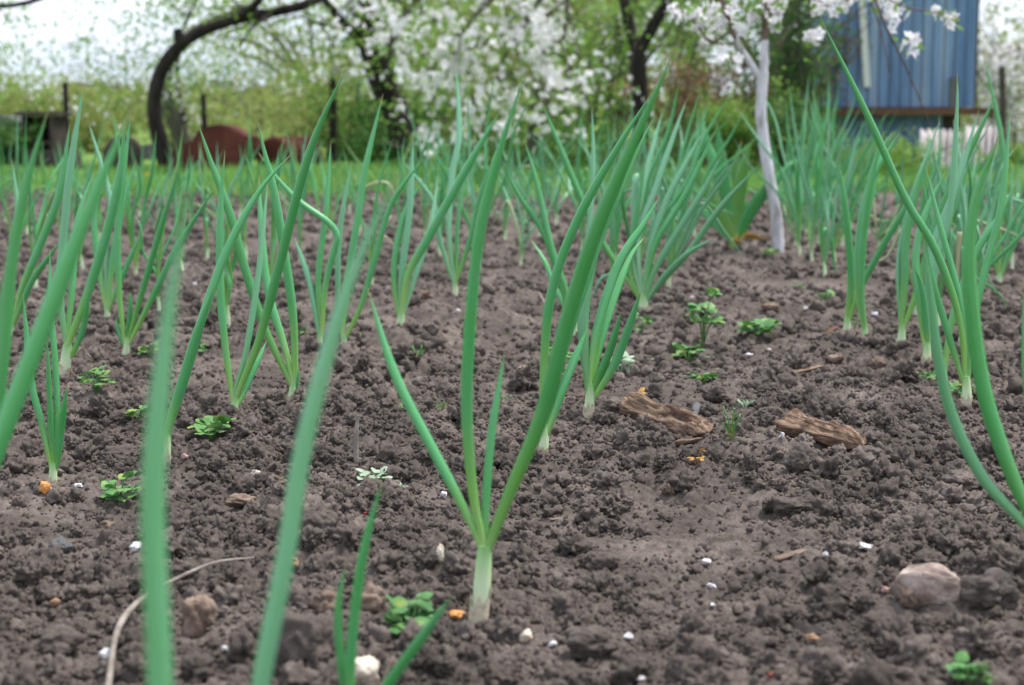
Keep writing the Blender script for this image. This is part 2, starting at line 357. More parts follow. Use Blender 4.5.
# loose clods lying on the bed
def clods():
    mb = MB()
    for sub, cnt, y0, y1, r0, r1, nv in ((5, 285, .6, 3.4, .008, .019, 12), (4, 3100, .6, 1.9, .0045, .0115, 24), (3, 5500, 1.9, 4.4, .0042, .0130, 24), (3, 11000, .7, 1.8, .0019, .0046, 24), (2, 22500, 1.5, 4.0, .0022, .0052, 24), (2, 64000, .75, 2.4, .0010, .0023, 24), (2, 8000, 4.0, 7.6, .006, .018, 24)):
        y = y0+(y1-y0)*rng.random(cnt)**.8; x = (rng.random(cnt)*2-1)*(.45*y+.08)
        dens = vnoise(x*6, y*6, 91)+.5; sm = np.exp(-(((x-.125)/.085)**2+((y-1.22)/.24)**2))
        r = r0+(r1-r0)*rng.random(cnt)**2.2
        free = np.ones(cnt, bool)
        for ex, ey, er in EXC: free &= ~((np.abs(x-ex) < er+r*.6) & (y-ey < er*.6+r*.5) & (y-ey > -(er*.8+r*3.2)))
        keep = free & (rng.random(cnt) < np.clip(dens*1.7, .1, 1)*(1-(.92 if r1 > .005 else .55 if r1 > .003 else 0)*sm)); x = x[keep]; y = y[keep]; r = r[keep]; n = len(x); z = hrough(x, y)+r*.45
        loc = np.stack([x, y, z], 1); which = rng.integers(0, nv, n)
        for w in range(nv):
            p, f = lump(sub, w+sub*20, .9, .85 if sub > 2 else .6, .8); k = which == w
            if k.any(): scatter(mb, p, f, loc[k], r[k])
    pb = [(q[0].location, q[3]) for q in PL if q[0].location[1] < 4]     # soil drawn up round each stem
    loc = []; rr = []
    for b, rad in pb:
        for k in range(34):
            a = random.random()*6.28; r = random.uniform(.0014, .0044)*random.choice((.7, 1, 1.2)); d = rad+r*.55+abs(random.gauss(0, .006))
            x, y = b[0]+math.cos(a)*d, b[1]+math.sin(a)*d; loc.append((x, y, b[2]-.001+r*random.uniform(.1, .8)-max(0, d-.012)*.3)); rr.append(r)
    loc = np.array(loc); rr = np.array(rr); which = rng.integers(0, 12, len(rr))
    for w in range(12):
        p, f = lump(3, 300+w, .8, .5, .85); k = which == w; scatter(mb, p, f, loc[k], rr[k])
    struct(mb.build('loose_soil', SOIL), 'stuff')
# ------------------------------------------------------------------ onion plants
def leaf_prof(w):
    def r(t):
        g = .50+.50*min(1, t/.34)**.8
        g *= 1-.16*max(0, (t-.45)/.55)
        if t > .68: g *= max(.05, 1-((t-.68)/.32)**1.55)
        return w*g
    return r
def tune(p0, p1, p2, t): return (1-t)**2*p0+2*t*(1-t)*p1+t*t*p2
NPL = 0
def onion_leaf(root, world, wr, m, flat=.72, seg=34):
    mb = MB(); tube(mb, world, leaf_prof(wr), seg, 12, flat, rot=random.random()*.6)
    return mb.build('leaf', m, root)
def stem_part(root, b, top, r):
    d = (top-b); low = b-d.normalized()*.02
    mb = MB(); L = (top-low).length
    k = .02/L
    prof = [r*.8, r*1.04, r*1.02, r*.97, r*.94, r*.88, r*.72]
    tube(mb, [low, b, b+(d*.5)+Vector((r*.1, 0, 0)), top+d.normalized()*r*.8], prof, 14, 14, .95, lump=.03)
    return mb.build('stem', STEM, root)
PAPER = simple('papery_skin', [(.35, (.46, .36, .22)), (.6, (.66, .60, .46)), (.75, (.40, .24, .11))], 120, .5, .4, .0006, 500, world=True)
def papery(root, b, tp, r):
    '''torn dry outer skin round the foot of the stem'''
    d = (tp-b); L = d.length; d = d.normalized(); mb = MB(); n, k = 5, 22; V = []
    top = [.26+.22*random.random()+(.16 if random.random() < .2 else 0) for _ in range(k)]
    sx = d.cross(Vector((0, 1, 0))).normalized(); sy = d.cross(sx)
    for i in range(n):
        for j in range(k):
            a = j*2*math.pi/k; t = -.12+(top[j]+.12)*i/(n-1); q = r*(1.07+.04*math.sin(a*3)+(.22*random.random() if i == n-1 else 0))
            V.append(tuple(b+d*(t*L)+sx*(math.cos(a)*q)+sy*(math.sin(a)*q)))
    mb.add(V, [[i*k+j, i*k+(j+1) % k, (i+1)*k+(j+1) % k, (i+1)*k+j] for i in range(n-1) for j in range(k)]); mb.build('outer_skin', PAPER, root)
PL = []
def plant(bx, by, top, leaves, sw, label, Y=None, group='spring onion plants growing in the bed', mt=None, name='onion_plant'):
    """bx,by: where the stem meets the soil; top: stem top in the photo; leaves: (points, width px, lean m[, mat])"""
    if Y is None: b = G(bx, by)
    else:
        x = (bx-CX)/F*(Y*cP+HC*sP); b = Vector((x, Y, float(hs(x, Y))))
    root = thing(name, label, 'onion plant', b, group); Yb = b.y
    tp = P(top[0], top[1], Yb); stem_part(root, b, tp, sw*.71/2*Yb/F)
    if sw >= 12: papery(root, b, tp, sw*.71/2*Yb/F)
    for l in leaves:
        pts, w, dz = l[0], l[1], l[2]; m = l[3] if len(l) > 3 else (mt or ONION)
        n = len(pts); ww = [tp-(tp-b)*min(.5, .014/max(.01, (tp-b).length))]
        acc = 0; tot = sum(math.dist(pts[i], pts[i+1]) for i in range(n-1))+1e-6
        for i, p in enumerate(pts):
            if i: acc += math.dist(pts[i-1], p)
            ww.append(P(p[0], p[1], Yb+dz*(acc/tot)**1.4+ (0 if i else .0)))
        onion_leaf(root, ww, w/2*Yb/F*.74, m)
    PL.append((root, bx, by, sw*.71/2*Yb/F)); return root
A = ONION; D_ = ONIOND; W_ = ONIONP
# --- main plant and its neighbours
plant(478, 623, (484, 553), [
    ([(482, 549), (462, 505), (432, 448), (395, 374), (367, 287)], 14, .03),
    ([(484, 546), (474, 500), (467, 420), (469, 340), (480, 230), (503, 140), (529, 66)], 16.5, -.05),
    ([(485, 546), (486, 500), (492, 430), (505, 350)], 12, .02),
    ([(488, 549), (510, 492), (543, 412), (568, 318), (597, 228), (640, 128), (676, 48)], 22, -.04)], 27,
    'large sharp spring onion in the foreground with a thick bare white stem and four leaves')
plant(543, 457, (544, 428), [
    ([(543, 428), (544, 360), (552, 290), (575, 225), (610, 160), (655, 88)], 13, -.03),
    ([(548, 430), (566, 380), (588, 327)], 13, .03),
    ([(545, 425), (560, 362), (588, 275), (614, 200), (633, 145)], 12, .04),
    ([(545, 425), (575, 300), (605, 225), (640, 145), (655, 116)], 11, .08)], 15,
    'spring onion whose short white stem shows just behind the big foreground plant')
plant(588, 420, (590, 388), [
    ([(588, 385), (583, 322), (592, 260), (608, 205), (617, 188)], 16, .03, W_),
    ([(590, 382), (597, 330), (618, 265), (645, 222), (660, 196)], 13, .05),
    ([(593, 390), (610, 350), (621, 312)], 12, -.01),
    ([(594, 397), (614, 365), (628, 330), (641, 290)], 12, -.03),
    ([(591, 384), (604, 330), (628, 262), (645, 236)], 11, .09),], 15,
    'spring onion with five leaves directly behind the rotten wood chunk')
plant(574, 338, (575, 326), [
    ([(574, 326), (566, 290), (552, 250), (536, 180), (524, 139)], 9, .02, D_),
    ([(573, 328), (560, 282), (543, 232), (521, 199), (508, 173), (509, 162)], 8, .02, D_),
    ([(577, 326), (586, 260), (593, 175), (592, 104)], 8, .06, W_),
    ([(575, 326), (556, 290), (545, 262), (530, 238)], 8, .05)], 10,
    'spring onion rooted behind the big slanting leaf, with a hooked leaf tip to its left')
plant(643, 312, (643, 300), [
    ([(641, 301), (622, 272), (600, 238), (578, 191), (558, 142), (540, 98)], 9, .03),
    ([(645, 303), (662, 282), (690, 250), (722, 206), (761, 163)], 9, -.03, W_),
    ([(645, 302), (655, 270), (680, 228), (705, 188), (723, 152)], 10, .0, W_),
    ([(644, 300), (655, 245), (685, 195), (715, 131)], 9, .03, D_),
    ([(643, 300), (650, 250), (665, 205), (685, 165), (705, 128)], 10, .05, W_),
    ([(643, 300), (638, 240), (655, 190), (672, 140), (687, 98)], 9, .07, W_),
    ([(642, 300), (632, 250), (640, 200), (652, 150), (662, 112)], 9, .09, W_),
    ([(642, 300), (629, 270), (637, 210), (646, 160)], 8, .02),
    ([(645, 303), (665, 275), (690, 252), (716, 238)], 8, -.05, W_)], 15,
    'bushy pale spring onion fanning widely to the right behind the one at the wood chunk')
plant(233, 418, (235, 402), [
    ([(233, 401), (224, 337), (220, 278), (220, 220), (222, 185), (225, 151)], 11, .02),
    ([(234, 395), (246, 351), (258, 278), (264, 220), (268, 178)], 9, .06, W_),
    ([(237, 395), (258, 343), (278, 270), (302, 177), (319, 127), (346, 68)], 13, -.04),
    ([(239, 403), (254, 370), (267, 340)], 8, .03)], 13,
    'spring onion with a very long leaf crossing its neighbour, beside the green clover seedling')
plant(291, 402, (293, 386), [
    ([(291, 384), (266, 331), (246, 272), (232, 220), (212, 165), (197, 120)], 12, .02),
    ([(293, 382), (284, 345), (268, 290), (261, 225), (259, 175)], 11, .05),
    ([(295, 380), (293, 316), (284, 250), (274, 190), (264, 150), (258, 121)], 12, .0),
    ([(296, 386), (299, 368)], 6, .0)], 12,
    'spring onion with crossed leaves and a short stub leaf, right of the long leaved one')
plant(166, 466, (167, 436), [
    ([(167, 434), (185, 374), (200, 325), (214, 287)], 15, -.01),
    ([(167, 430), (195, 340), (225, 255), (258, 193), (293, 152)], 12, .04)], 12,
    'spring onion standing behind the pale blurred foreground leaf')
plant(343, 349, (344, 338), [
    ([(344, 340), (360, 308), (375, 258), (392, 202), (424, 158)], 9, .02),
    ([(342, 338), (346, 290), (357, 222), (366, 165), (383, 94)], 10, .03),
    ([(342, 338), (338, 290), (340, 230), (352, 160)], 8, .05, W_)], 10,
    'spring onion with a tall straight leaf below the dark leaning trunk')
plant(318, 353, (320, 338), [
    ([(320, 340), (310, 284), (294, 236)], 10, .02, W_),
    ([(322, 331), (325, 287), (334, 250), (337, 235), (328, 222), (300, 202), (277, 178), (258, 152)], 9, .0),
    ([(322, 335), (318, 280), (326, 210), (331, 140)], 9, .05)], 11,
    'spring onion with one leaf sharply kinked over at the top')
plant(399, 329, (401, 316), [
    ([(401, 318), (408, 275), (427, 240), (450, 198), (476, 152), (502, 108)], 12, -.02),
    ([(400, 318), (402, 270), (410, 205), (413, 138)], 10, .04, W_),
    ([(399, 318), (394, 270), (404, 215), (425, 178)], 9, .03),
    ([(402, 318), (414, 280), (430, 230), (438, 175)], 8, .06, W_)], 12,
    'spring onion with one long leaf slanting up to the right across the blossoms')
plant(455, 297, (455, 284), [
    ([(455, 285), (449, 230), (452, 177), (459, 133), (456, 62)], 9, .1, W_),
    ([(455, 285), (470, 240), (482, 190), (500, 150)], 8, .0),
    ([(454, 285), (440, 240), (432, 200), (400, 158)], 7, .0, W_),
    ([(456, 285), (458, 220), (468, 160)], 8, .05)], 8,
    'spring onion with a tall pale leaf rising in front of the hanging white blossoms')
plant(52, 488, (53, 466), [
    ([(51, 465), (42, 424), (31, 380), (23, 293)], 10, .01),
    ([(53, 462), (50, 409), (47, 338)], 8, .0),
    ([(54, 460), (57, 415), (55, 360), (50, 300), (50, 248)], 9, .03, D_),
    ([(57, 462), (61, 430), (67, 385)], 10, -.01, D_)], 13,
    'thin dark spring onion beside the orange scrap of onion skin')
plant(63, 377, (67, 348), [
    ([(66, 345), (60, 290), (66, 210), (73, 150), (84, 84)], 11, .03, W_),
    ([(69, 342), (88, 292), (108, 228), (120, 172), (125, 118)], 13, .0),
    ([(72, 355), (84, 325), (89, 290)], 9, -.02),
    ([(66, 345), (72, 290), (78, 220), (95, 170)], 9, .07)], 16,
    'spring onion with a stout white stem behind the wide blurred leaf')
plant(10, 337, (12, 326), [
    ([(12, 326), (22, 288), (42, 240), (60, 190), (70, 122)], 11, .02),
    ([(13, 326), (30, 285), (45, 262), (62, 240)], 9, -.02),
    ([(11, 326), (10, 280), (18, 220), (12, 160)], 9, .05, W_)], 9,
    'spring onion with its white stem beside the left frame edge, in middle distance')
plant(125, 358, (127, 340), [
    ([(124, 338), (119, 290), (118, 226), (124, 170), (131, 112)], 9, .03),
    ([(127, 338), (130, 310), (130, 290)], 7, .0),
    ([(129, 337), (146, 278), (163, 220), (180, 165)], 9, .0),
    ([(131, 340), (156, 290), (178, 246), (216, 186)], 9, -.03),
    ([(124, 345), (118, 330), (116, 317)], 6, .0)], 10,
    'spring onion with five spread leaves beside a small round leaved seedling')
plant(107, 320, (107, 308), [
    ([(106, 308), (99, 268), (94, 220), (100, 165)], 9, .02),
    ([(108, 308), (112, 262), (122, 210), (136, 160)], 9, .03),
    ([(107, 308), (106, 250), (110, 200), (88, 120)], 8, .05, W_),
    ([(109, 308), (125, 270), (140, 235)], 8, .0)], 8,
    'spring onion with bundled upright leaves just behind the five leaved one')
# right side
plant(846, 336, (847, 320), [
    ([(847, 320), (851, 270), (843, 190), (838, 165)], 11, .0),
    ([(848, 322), (862, 285), (885, 242), (905, 208), (922, 172)], 10, -.02),
    ([(846, 322), (857, 260), (868, 210), (882, 150), (893, 132)], 10, .05)], 11,
    'spring onion with a split white stem in the clump below the blue shed')
plant(865, 342, (865, 330), [
    ([(865, 332), (861, 290), (863, 235), (872, 175), (884, 131)], 12, .0, D_),
    ([(864, 330), (857, 270), (868, 190), (901, 130)], 11, .03)], 9,
    'two leaved spring onion with a single flat fan close to the split stem one')
plant(900, 349, (902, 328), [
    ([(901, 328), (904, 290), (906, 240), (915, 195), (930, 150)], 12, .02),
    ([(903, 330), (920, 282), (932, 235), (950, 190), (975, 140), (997, 92)], 12, .0),
    ([(901, 328), (899, 262), (912, 200), (940, 120)], 9, .06, W_)], 12,
    'spring onion with a greenish white stem, first in the tight row at the right')
plant(926, 365, (927, 346), [
    ([(925, 346), (919, 300), (916, 255), (925, 215), (946, 170)], 11, .03),
    ([(929, 348), (928, 300), (932, 250), (955, 190), (979, 110)], 12, .05, W_),
    ([(928, 346), (922, 290), (914, 265)], 9, -.02)], 13,
    'spring onion with three narrow leaves, between the greenish stem and the arching leaf')
plant(944, 387, (943, 370), [
    ([(942, 370), (934, 320), (935, 270), (950, 210), (957, 110), (957, 73)], 10, .04, W_),
    ([(945, 370), (952, 320), (975, 255), (1000, 215), (1019, 176)], 11, .03)], 10,
    'narrow spring onion almost hidden by the long arching leaf')
plant(967, 407, (966, 380), [
    ([(965, 382), (962, 335), (952, 292), (932, 243), (905, 198), (866, 112), (820, 17)], 11, -.02),
    ([(966, 380), (962, 310), (940, 225), (925, 165)], 9, .03),
    ([(968, 384), (972, 330), (985, 270), (1002, 200), (1010, 110)], 11, .05, D_),
    ([(964, 384), (944, 320), (930, 270), (925, 235)], 10, .0)], 14,
    'spring onion with one very long thin leaf arching left across the blue shed')
plant(998, 288, (999, 275), [
    ([(998, 275), (990, 240), (986, 205)], 7, .02), ([(999, 275), (1000, 220), (1003, 150), (983, 52)], 8, .03),
    ([(1001, 275), (1014, 240), (1032, 190)], 8, .0), ([(999, 275), (1010, 220), (1012, 160)], 7, .05, W_)], 9,
    'spring onion farthest right, standing alone on rough soil by the frame edge')
# near, out of focus, rooted below or beside the frame
plant(150, 0, (158, 1090), [
    ([(158, 1085), (160, 900), (160, 685), (153, 500), (164, 350), (178, 250), (186, 186)], 37, .02, W_),
    ([(156, 1085), (120, 960), (95, 880), (80, 800)], 26, .0)], 30,
    'nearest spring onion, a pale blurred upright leaf rooted below the frame', Y=.50)
plant(225, 0, (232, 890), [
    ([(234, 885), (258, 700), (285, 560), (305, 440), (345, 295), (388, 195), (402, 170)], 27, .02, W_),
    ([(230, 885), (215, 800), (205, 740)], 20, .0)], 24,
    'blurred spring onion whose single leaf slants up towards the dark leaning trunk', Y=.63)
plant(355, 0, (357, 745), [
    ([(355, 740), (350, 670), (362, 560), (383, 478)], 15, .0),
    ([(354, 740), (342, 670), (338, 610), (346, 562)], 13, .01, D_),
    ([(361, 740), (385, 690), (420, 640), (453, 594)], 17, -.02)], 18,
    'small blurred spring onion cut by the lower frame edge with short leaves', Y=.86)
plant(-85, 0, (-70, 660), [
    ([(-68, 655), (-38, 545), (0, 440), (40, 335), (80, 230), (118, 140), (134, 104)], 27, .01),
    ([(-72, 655), (-90, 500), (-80, 350)], 18, .0)], 22,
    'blurred spring onion rooted beyond the frame with a wide leaf crossing the corner', Y=.80)
plant(-22, 0, (-19, 540), [
    ([(-17, 535), (-6, 440), (4, 350), (12, 260), (26, 185), (49, 107)], 17, .01),
    ([(-19, 535), (-30, 400), (-20, 300)], 14, .02),
    ([(-15, 535), (2, 300), (28, 215), (52, 178), (62, 168)], 8, .05)], 15,
    'spring onion at the left frame edge with one upright bright green leaf', Y=.98)
plant(1062, 0, (1057, 566), [
    ([(1054, 562), (1022, 522), (983, 478), (952, 415), (937, 350), (930, 290), (922, 232)], 16, -.02, W_),
    ([(1057, 560), (1030, 515), (1006, 460), (985, 395), (973, 320), (969, 250), (978, 190), (1003, 128)], 22, .0, D_),
    ([(1060, 560), (1040, 480), (1026, 380), (1023, 285)], 11, .02)], 20,
    'spring onion rooted beyond the frame with a wide dark leaf and a pale curved one', Y=1.12)
# --- generated individuals (each its own leaves): base pixel, height px, spread, n leaves, materials
def rplant(bx, by, hpx, n, spread, lean, label, mats=(A, W_), wpx=None, name='onion_plant', sw=None, stemh=None):
    b = G(bx, by); sx = F/b.y; H = hpx/sx
    root = thing(name, label, 'onion plant', b, 'spring onion plants growing in the bed')
    w = (wpx or random.uniform(.0052, .0072)*(1.2 if bx > 600 else 1)*sx)/sx/2
    st = stemh or random.uniform(.022, .036); r = (sw or random.uniform(.0062, .0085))/2
    off = Vector((random.uniform(-.004, .004), random.uniform(-.004, .004), st)); tp = b+off
    stem_part(root, b, tp, r)
    a0 = random.random()*6.28
    for i in range(n):
        a = a0+i*2.4+random.uniform(-.5, .5)
        L = H*random.choice((1, .95, .88, .8, .72, .55)) if i else H
        out = spread*random.choice((.3, .6, 1, 1.4, 1.9))*random.uniform(.8, 1.15)*H; dx = math.cos(a)*out+lean*H*random.uniform(.5, 1.2); dy = math.sin(a)*out*.8
        d = Vector((dx, dy, 0)); z = max(.3*L, math.sqrt(max(L*L-d.length_squared*.5, .2*L*L)))
        c = random.uniform(.95, 1.9)
        pts = [b+off*.6, tp]
        flop = random.random(); fl = random.uniform(.45, .7)
        for t in (.25, .5, .75, 1):
            if flop < .19 and t > fl:
                q = pts[-1]; pts.append(q+Vector((d.x*.5+random.uniform(-.02, .02), d.y*.3, -L*random.uniform(.02, .2)))); continue
            zz = z*t-(.10*z*t**4 if random.random() < .25 else 0)
            jit = Vector((random.uniform(-1, 1), random.uniform(-1, 1), 0))*.028*H*4*t*(1-t)
            pts.append(tp+d*t**c+Vector((0, 0, zz*(L-st)/L))+jit)
        m = random.choice(mats) if flop > .05 else STRAW
        mb = MB(); tube(mb, pts, leaf_prof(w*random.uniform(.75, 1.1)), 22, 10, .72); mb.build('leaf', m, root)
    PL.append((root, bx, by, r)); return root
ORD = ['nearest', 'second nearest', 'third nearest', 'fourth nearest', 'fifth nearest', 'sixth nearest', 'seventh nearest', 'eighth nearest', 'ninth nearest', 'tenth nearest', 'eleventh nearest', 'twelfth nearest', 'thirteenth nearest', 'fourteenth nearest', 'fifteenth nearest', 'sixteenth nearest']
groups = [
 ('of the small spring onions below the old cart parts and black posts', [(83, 272, 120, 4, .16, .03), (36, 290, 135, 4, .14, .05), (14, 262, 110, 4, .2, 0), (60, 250, 105, 4, .18, .04), (100, 245, 95, 4, .15, .02), (28, 236, 90, 4, .18, .05), (75, 228, 85, 4, .15, 0), (48, 218, 75, 3, .2, .05), (112, 221, 75, 4, .2, 0), (5, 225, 80, 4, .2, .1), (90, 209, 70, 4, .2, 0), (22, 212, 72, 4, .2, .1), (64, 205, 66, 4, .2, 0)]),
 ('of the spring onions below the rust red sheets', [(160, 318, 150, 5, .14, .08), (136, 279, 120, 5, .16, .05), (182, 273, 118, 5, .14, .02), (228, 330, 165, 5, .10, .05), (246, 262, 112, 4, .17, .1), (207, 262, 105, 4, .15, 0), (270, 300, 140, 4, .12, .02), (160, 245, 95, 4, .17, .03), (225, 240, 90, 4, .18, -.03), (190, 232, 82, 4, .16, .05), (262, 232, 88, 5, .16, .05), (140, 222, 75, 4, .18, 0), (240, 217, 70, 4, .2, 0), (175, 214, 72, 4, .2, 0), (208, 207, 62, 4, .2, 0)]),
 ('of the spring onions before the dark leaning trunk', [(300, 262, 120, 5, .13, .05), (372, 287, 120, 4, .16, .08), (330, 240, 100, 4, .15, .02), (404, 262, 120, 4, .12, 0), (290, 226, 80, 4, .18, .03), (360, 235, 92, 4, .18, .0), (318, 216, 70, 4, .2, .0), (425, 240, 98, 5, .16, -.05), (390, 222, 85, 5, .2, .0), (350, 214, 68, 4, .2, .05), (300, 207, 62, 4, .2, 0), (410, 210, 70, 4, .2, 0), (276, 209, 64, 4, .2, 0)]),
 ('of the pale spring onions in front of the hanging blossoms', [(478, 270, 145, 5, .16, .02), (440, 257, 130, 5, .14, .05), (520, 268, 105, 5, .2, .0), (505, 245, 112, 5, .16, .05), (540, 245, 98, 5, .2, .05), (470, 240, 120, 5, .18, -.03), (447, 226, 100, 5, .2, 0), (488, 222, 98, 5, .2, .05), (525, 224, 85, 5, .2, -.05), (556, 226, 88, 5, .2, .0), (582, 252, 120, 5, .2, .02), (460, 211, 80, 5, .22, 0), (510, 209, 76, 5, .22, 0), (545, 213, 80, 5, .22, 0), (575, 216, 84, 5, .22, 0)]),
 ('of the dense spring onions between the big slanting leaf and the whitewashed trunk', [(632, 296, 185, 6, .14, .10), (610, 290, 160, 6, .16, .05), (668, 290, 180, 6, .18, .28), (652, 268, 165, 6, .15, .12), (676, 262, 150, 6, .2, .2), (616, 258, 130, 5, .18, .02), (640, 242, 125, 6, .2, .08), (664, 232, 110, 5, .2, .12), (694, 240, 115, 5, .22, .1), (600, 236, 105, 5, .2, .0), (712, 225, 95, 5, .22, .02), (680, 218, 92, 5, .22, .1), (625, 222, 100, 5, .22, .1)]),
 ('of the tall clumped spring onions beside the whitewashed trunk', [(825, 277, 165, 5, .08, .0), (812, 262, 165, 6, .12, -.05), (800, 255, 150, 6, .16, -.1), (835, 264, 150, 6, .14, .1), (818, 248, 150, 6, .14, .05), (796, 243, 140, 6, .18, -.12), (842, 246, 120, 5, .22, .2), (806, 236, 145, 6, .16, .1), (826, 232, 135, 6, .16, .15), (790, 232, 120, 5, .2, .1), (815, 224, 125, 5, .16, .2), (850, 232, 95, 5, .24, .15), (868, 216, 85, 5, .24, 0), (784, 214, 100, 5, .2, .1)]),
 ('of the spring onions in the thicket before the white roofing sheet', [(915, 318, 190, 5, .13, .08), (938, 330, 200, 5, .12, .10), (960, 345, 215, 5, .12, .06), (928, 290, 165, 5, .16, .12), (952, 302, 180, 5, .15, .12), (975, 318, 190, 5, .16, .10), (900, 268, 115, 4, .2, .05), (940, 268, 145, 5, .18, .1), (968, 276, 160, 5, .18, .1), (990, 258, 135, 5, .18, .05), (1012, 270, 150, 5, .18, .05), (955, 248, 120, 5, .2, .05), (880, 252, 95, 4, .25, .1), (1005, 240, 125, 5, .2, .0)]),
]
for gl, lst in groups:
    lst = sorted(lst, key=lambda a: -a[1])
    for k, (bx, by, h, n, sp, ln) in enumerate(lst):
        pale = bx > 430
        rplant(bx, by, h*((1.30 if by > 250 else 1.08) if bx < 600 else 1.12 if bx < 870 else .98)*random.uniform(.9, 1.1), n+(1 if bx > 430 else 0)+(2 if bx > 890 else 0), sp*1.15, ln, (ORD[k]+' '+gl), mats=(A, W_, W_, D_) if pale else (A, A, W_, A, YLEAF))
# the broad leaved plant with yellowed outer leaves
def broad():
    b = G(734, 250); root = thing('leek_plant', 'broad leaved clump with yellow and orange outer leaves left of the whitewashed trunk', 'plant', b)
    sp = [((734, 238), (722, 215), (700, 175), (690, 150), 12, YLEAF), ((734, 238), (728, 205), (722, 160), (716, 120), 10, A), ((735, 238), (738, 200), (744, 165), (752, 140), 13, YLEAF),
          ((737, 238), (750, 212), (765, 190), (775, 170), 12, A), ((733, 240), (715, 222), (700, 208), (690, 200), 9, A), ((736, 238), (742, 205), (735, 170), (742, 140), 9, YLEAF),
          ((738, 243), (745, 236), (758, 238), (768, 240), 11, YEL), ((736, 243), (741, 228), (745, 220), (750, 212), 10, YEL), ((732, 240), (724, 190), (706, 140), (702, 110), 9, A), ((738, 240), (756, 205), (790, 165), (800, 160), 9, A)]
    for i, s_ in enumerate(sp):
        mb = MB(); pts = [b-Vector((0, 0, .01)), b+Vector((0, 0, .02))]+[P(p[0], p[1], b.y+(-.04+.012*i)*j/3) for j, p in enumerate(s_[:4])]
        w = s_[4]/2*b.y/F
        tube(mb, pts, lambda t, w=w: w*(.7+.5*math.sin(min(1, t*1.4)*math.pi*.6))*(1 if t < .6 else max(.04, 1-((t-.6)/.4)**1.5)), 22, 8, .22); l = mb.build('leaf', s_[5], root)
        if s_[5] is YEL: l['label'] = 'yellow and orange withered leaf'
broad()
# ------------------------------------------------------------------ seedlings
def lobed(w, l, fold=.25, notch=True):
    # small cupped leaf blade: base at origin, along +x
    a = np.linspace(0, 2*np.pi, 13)[:-1]; r = .5+.08*np.cos(3*a)
    x = l*(.5+r*np.cos(a)); y = w*r*np.sin(a)
    if notch: x[0] -= l*.14
    z = -fold*np.abs(y)+.12*l*np.sin(x/l*3)
    V = np.vstack([np.stack([x, y, z], 1), [[l*.5, 0, .06*l]]]); f = np.array([[i, (i+1) % 12, 12] for i in range(12)])
    return V, f
def orient(V, yaw, pitch, loc):
    M = np.array(Matrix.Rotation(yaw, 3, 'Z') @ Matrix.Rotation(-pitch, 3, 'Y')); return V @ M.T+np.array(loc)
def seedling(px, py, wpx, n, label, m=None, tall=.6, name='seedling', kind='round'):
    b = GR(px, py); b.z -= .001; s = b.y/F; R = wpx*s/2
    EXC.append((b.x, b.y, R*.6))
    root = thing(name, label, 'seedling', b, 'weed seedlings sprouting between the onions')
    m = m or WEED
    for i in range(n):
        a = i*2.4+random.random(); rr = R*(.25+.75*((i+1)/n)**.5)*.75; hh = R*tall*random.uniform(.6, 1.3)*(1.5-.7*(i+1)/n)
        e = b+Vector((math.cos(a)*rr, math.sin(a)*rr, hh)); mb = MB()
        tube(mb, [b-Vector((0, 0, .004)), b+(e-b)*.45+Vector((0, 0, hh*.3)), e], [R*.022+.0003]*2, 6, 5, mi=0)
        if kind == 'round':
            for k in range(3):
                V, f = lobed(R*.62, R*.58); mb.add(orient(V, a+(k-1)*1.6, random.uniform(-.6, .8), e+Vector((0, 0, random.uniform(-.1, .1)*R))), f)
        else:
            for k in range(9):
                t = .3+.7*k/9; c = b+(e-b)*t+Vector((0, 0, hh*.15)); V, f = lobed(R*.09, R*.42, 0, False); mb.add(orient(V, a+(1 if k % 2 else -1)*1.1, .5, c), f)
        mb.build('leaf', m, root)
    return root
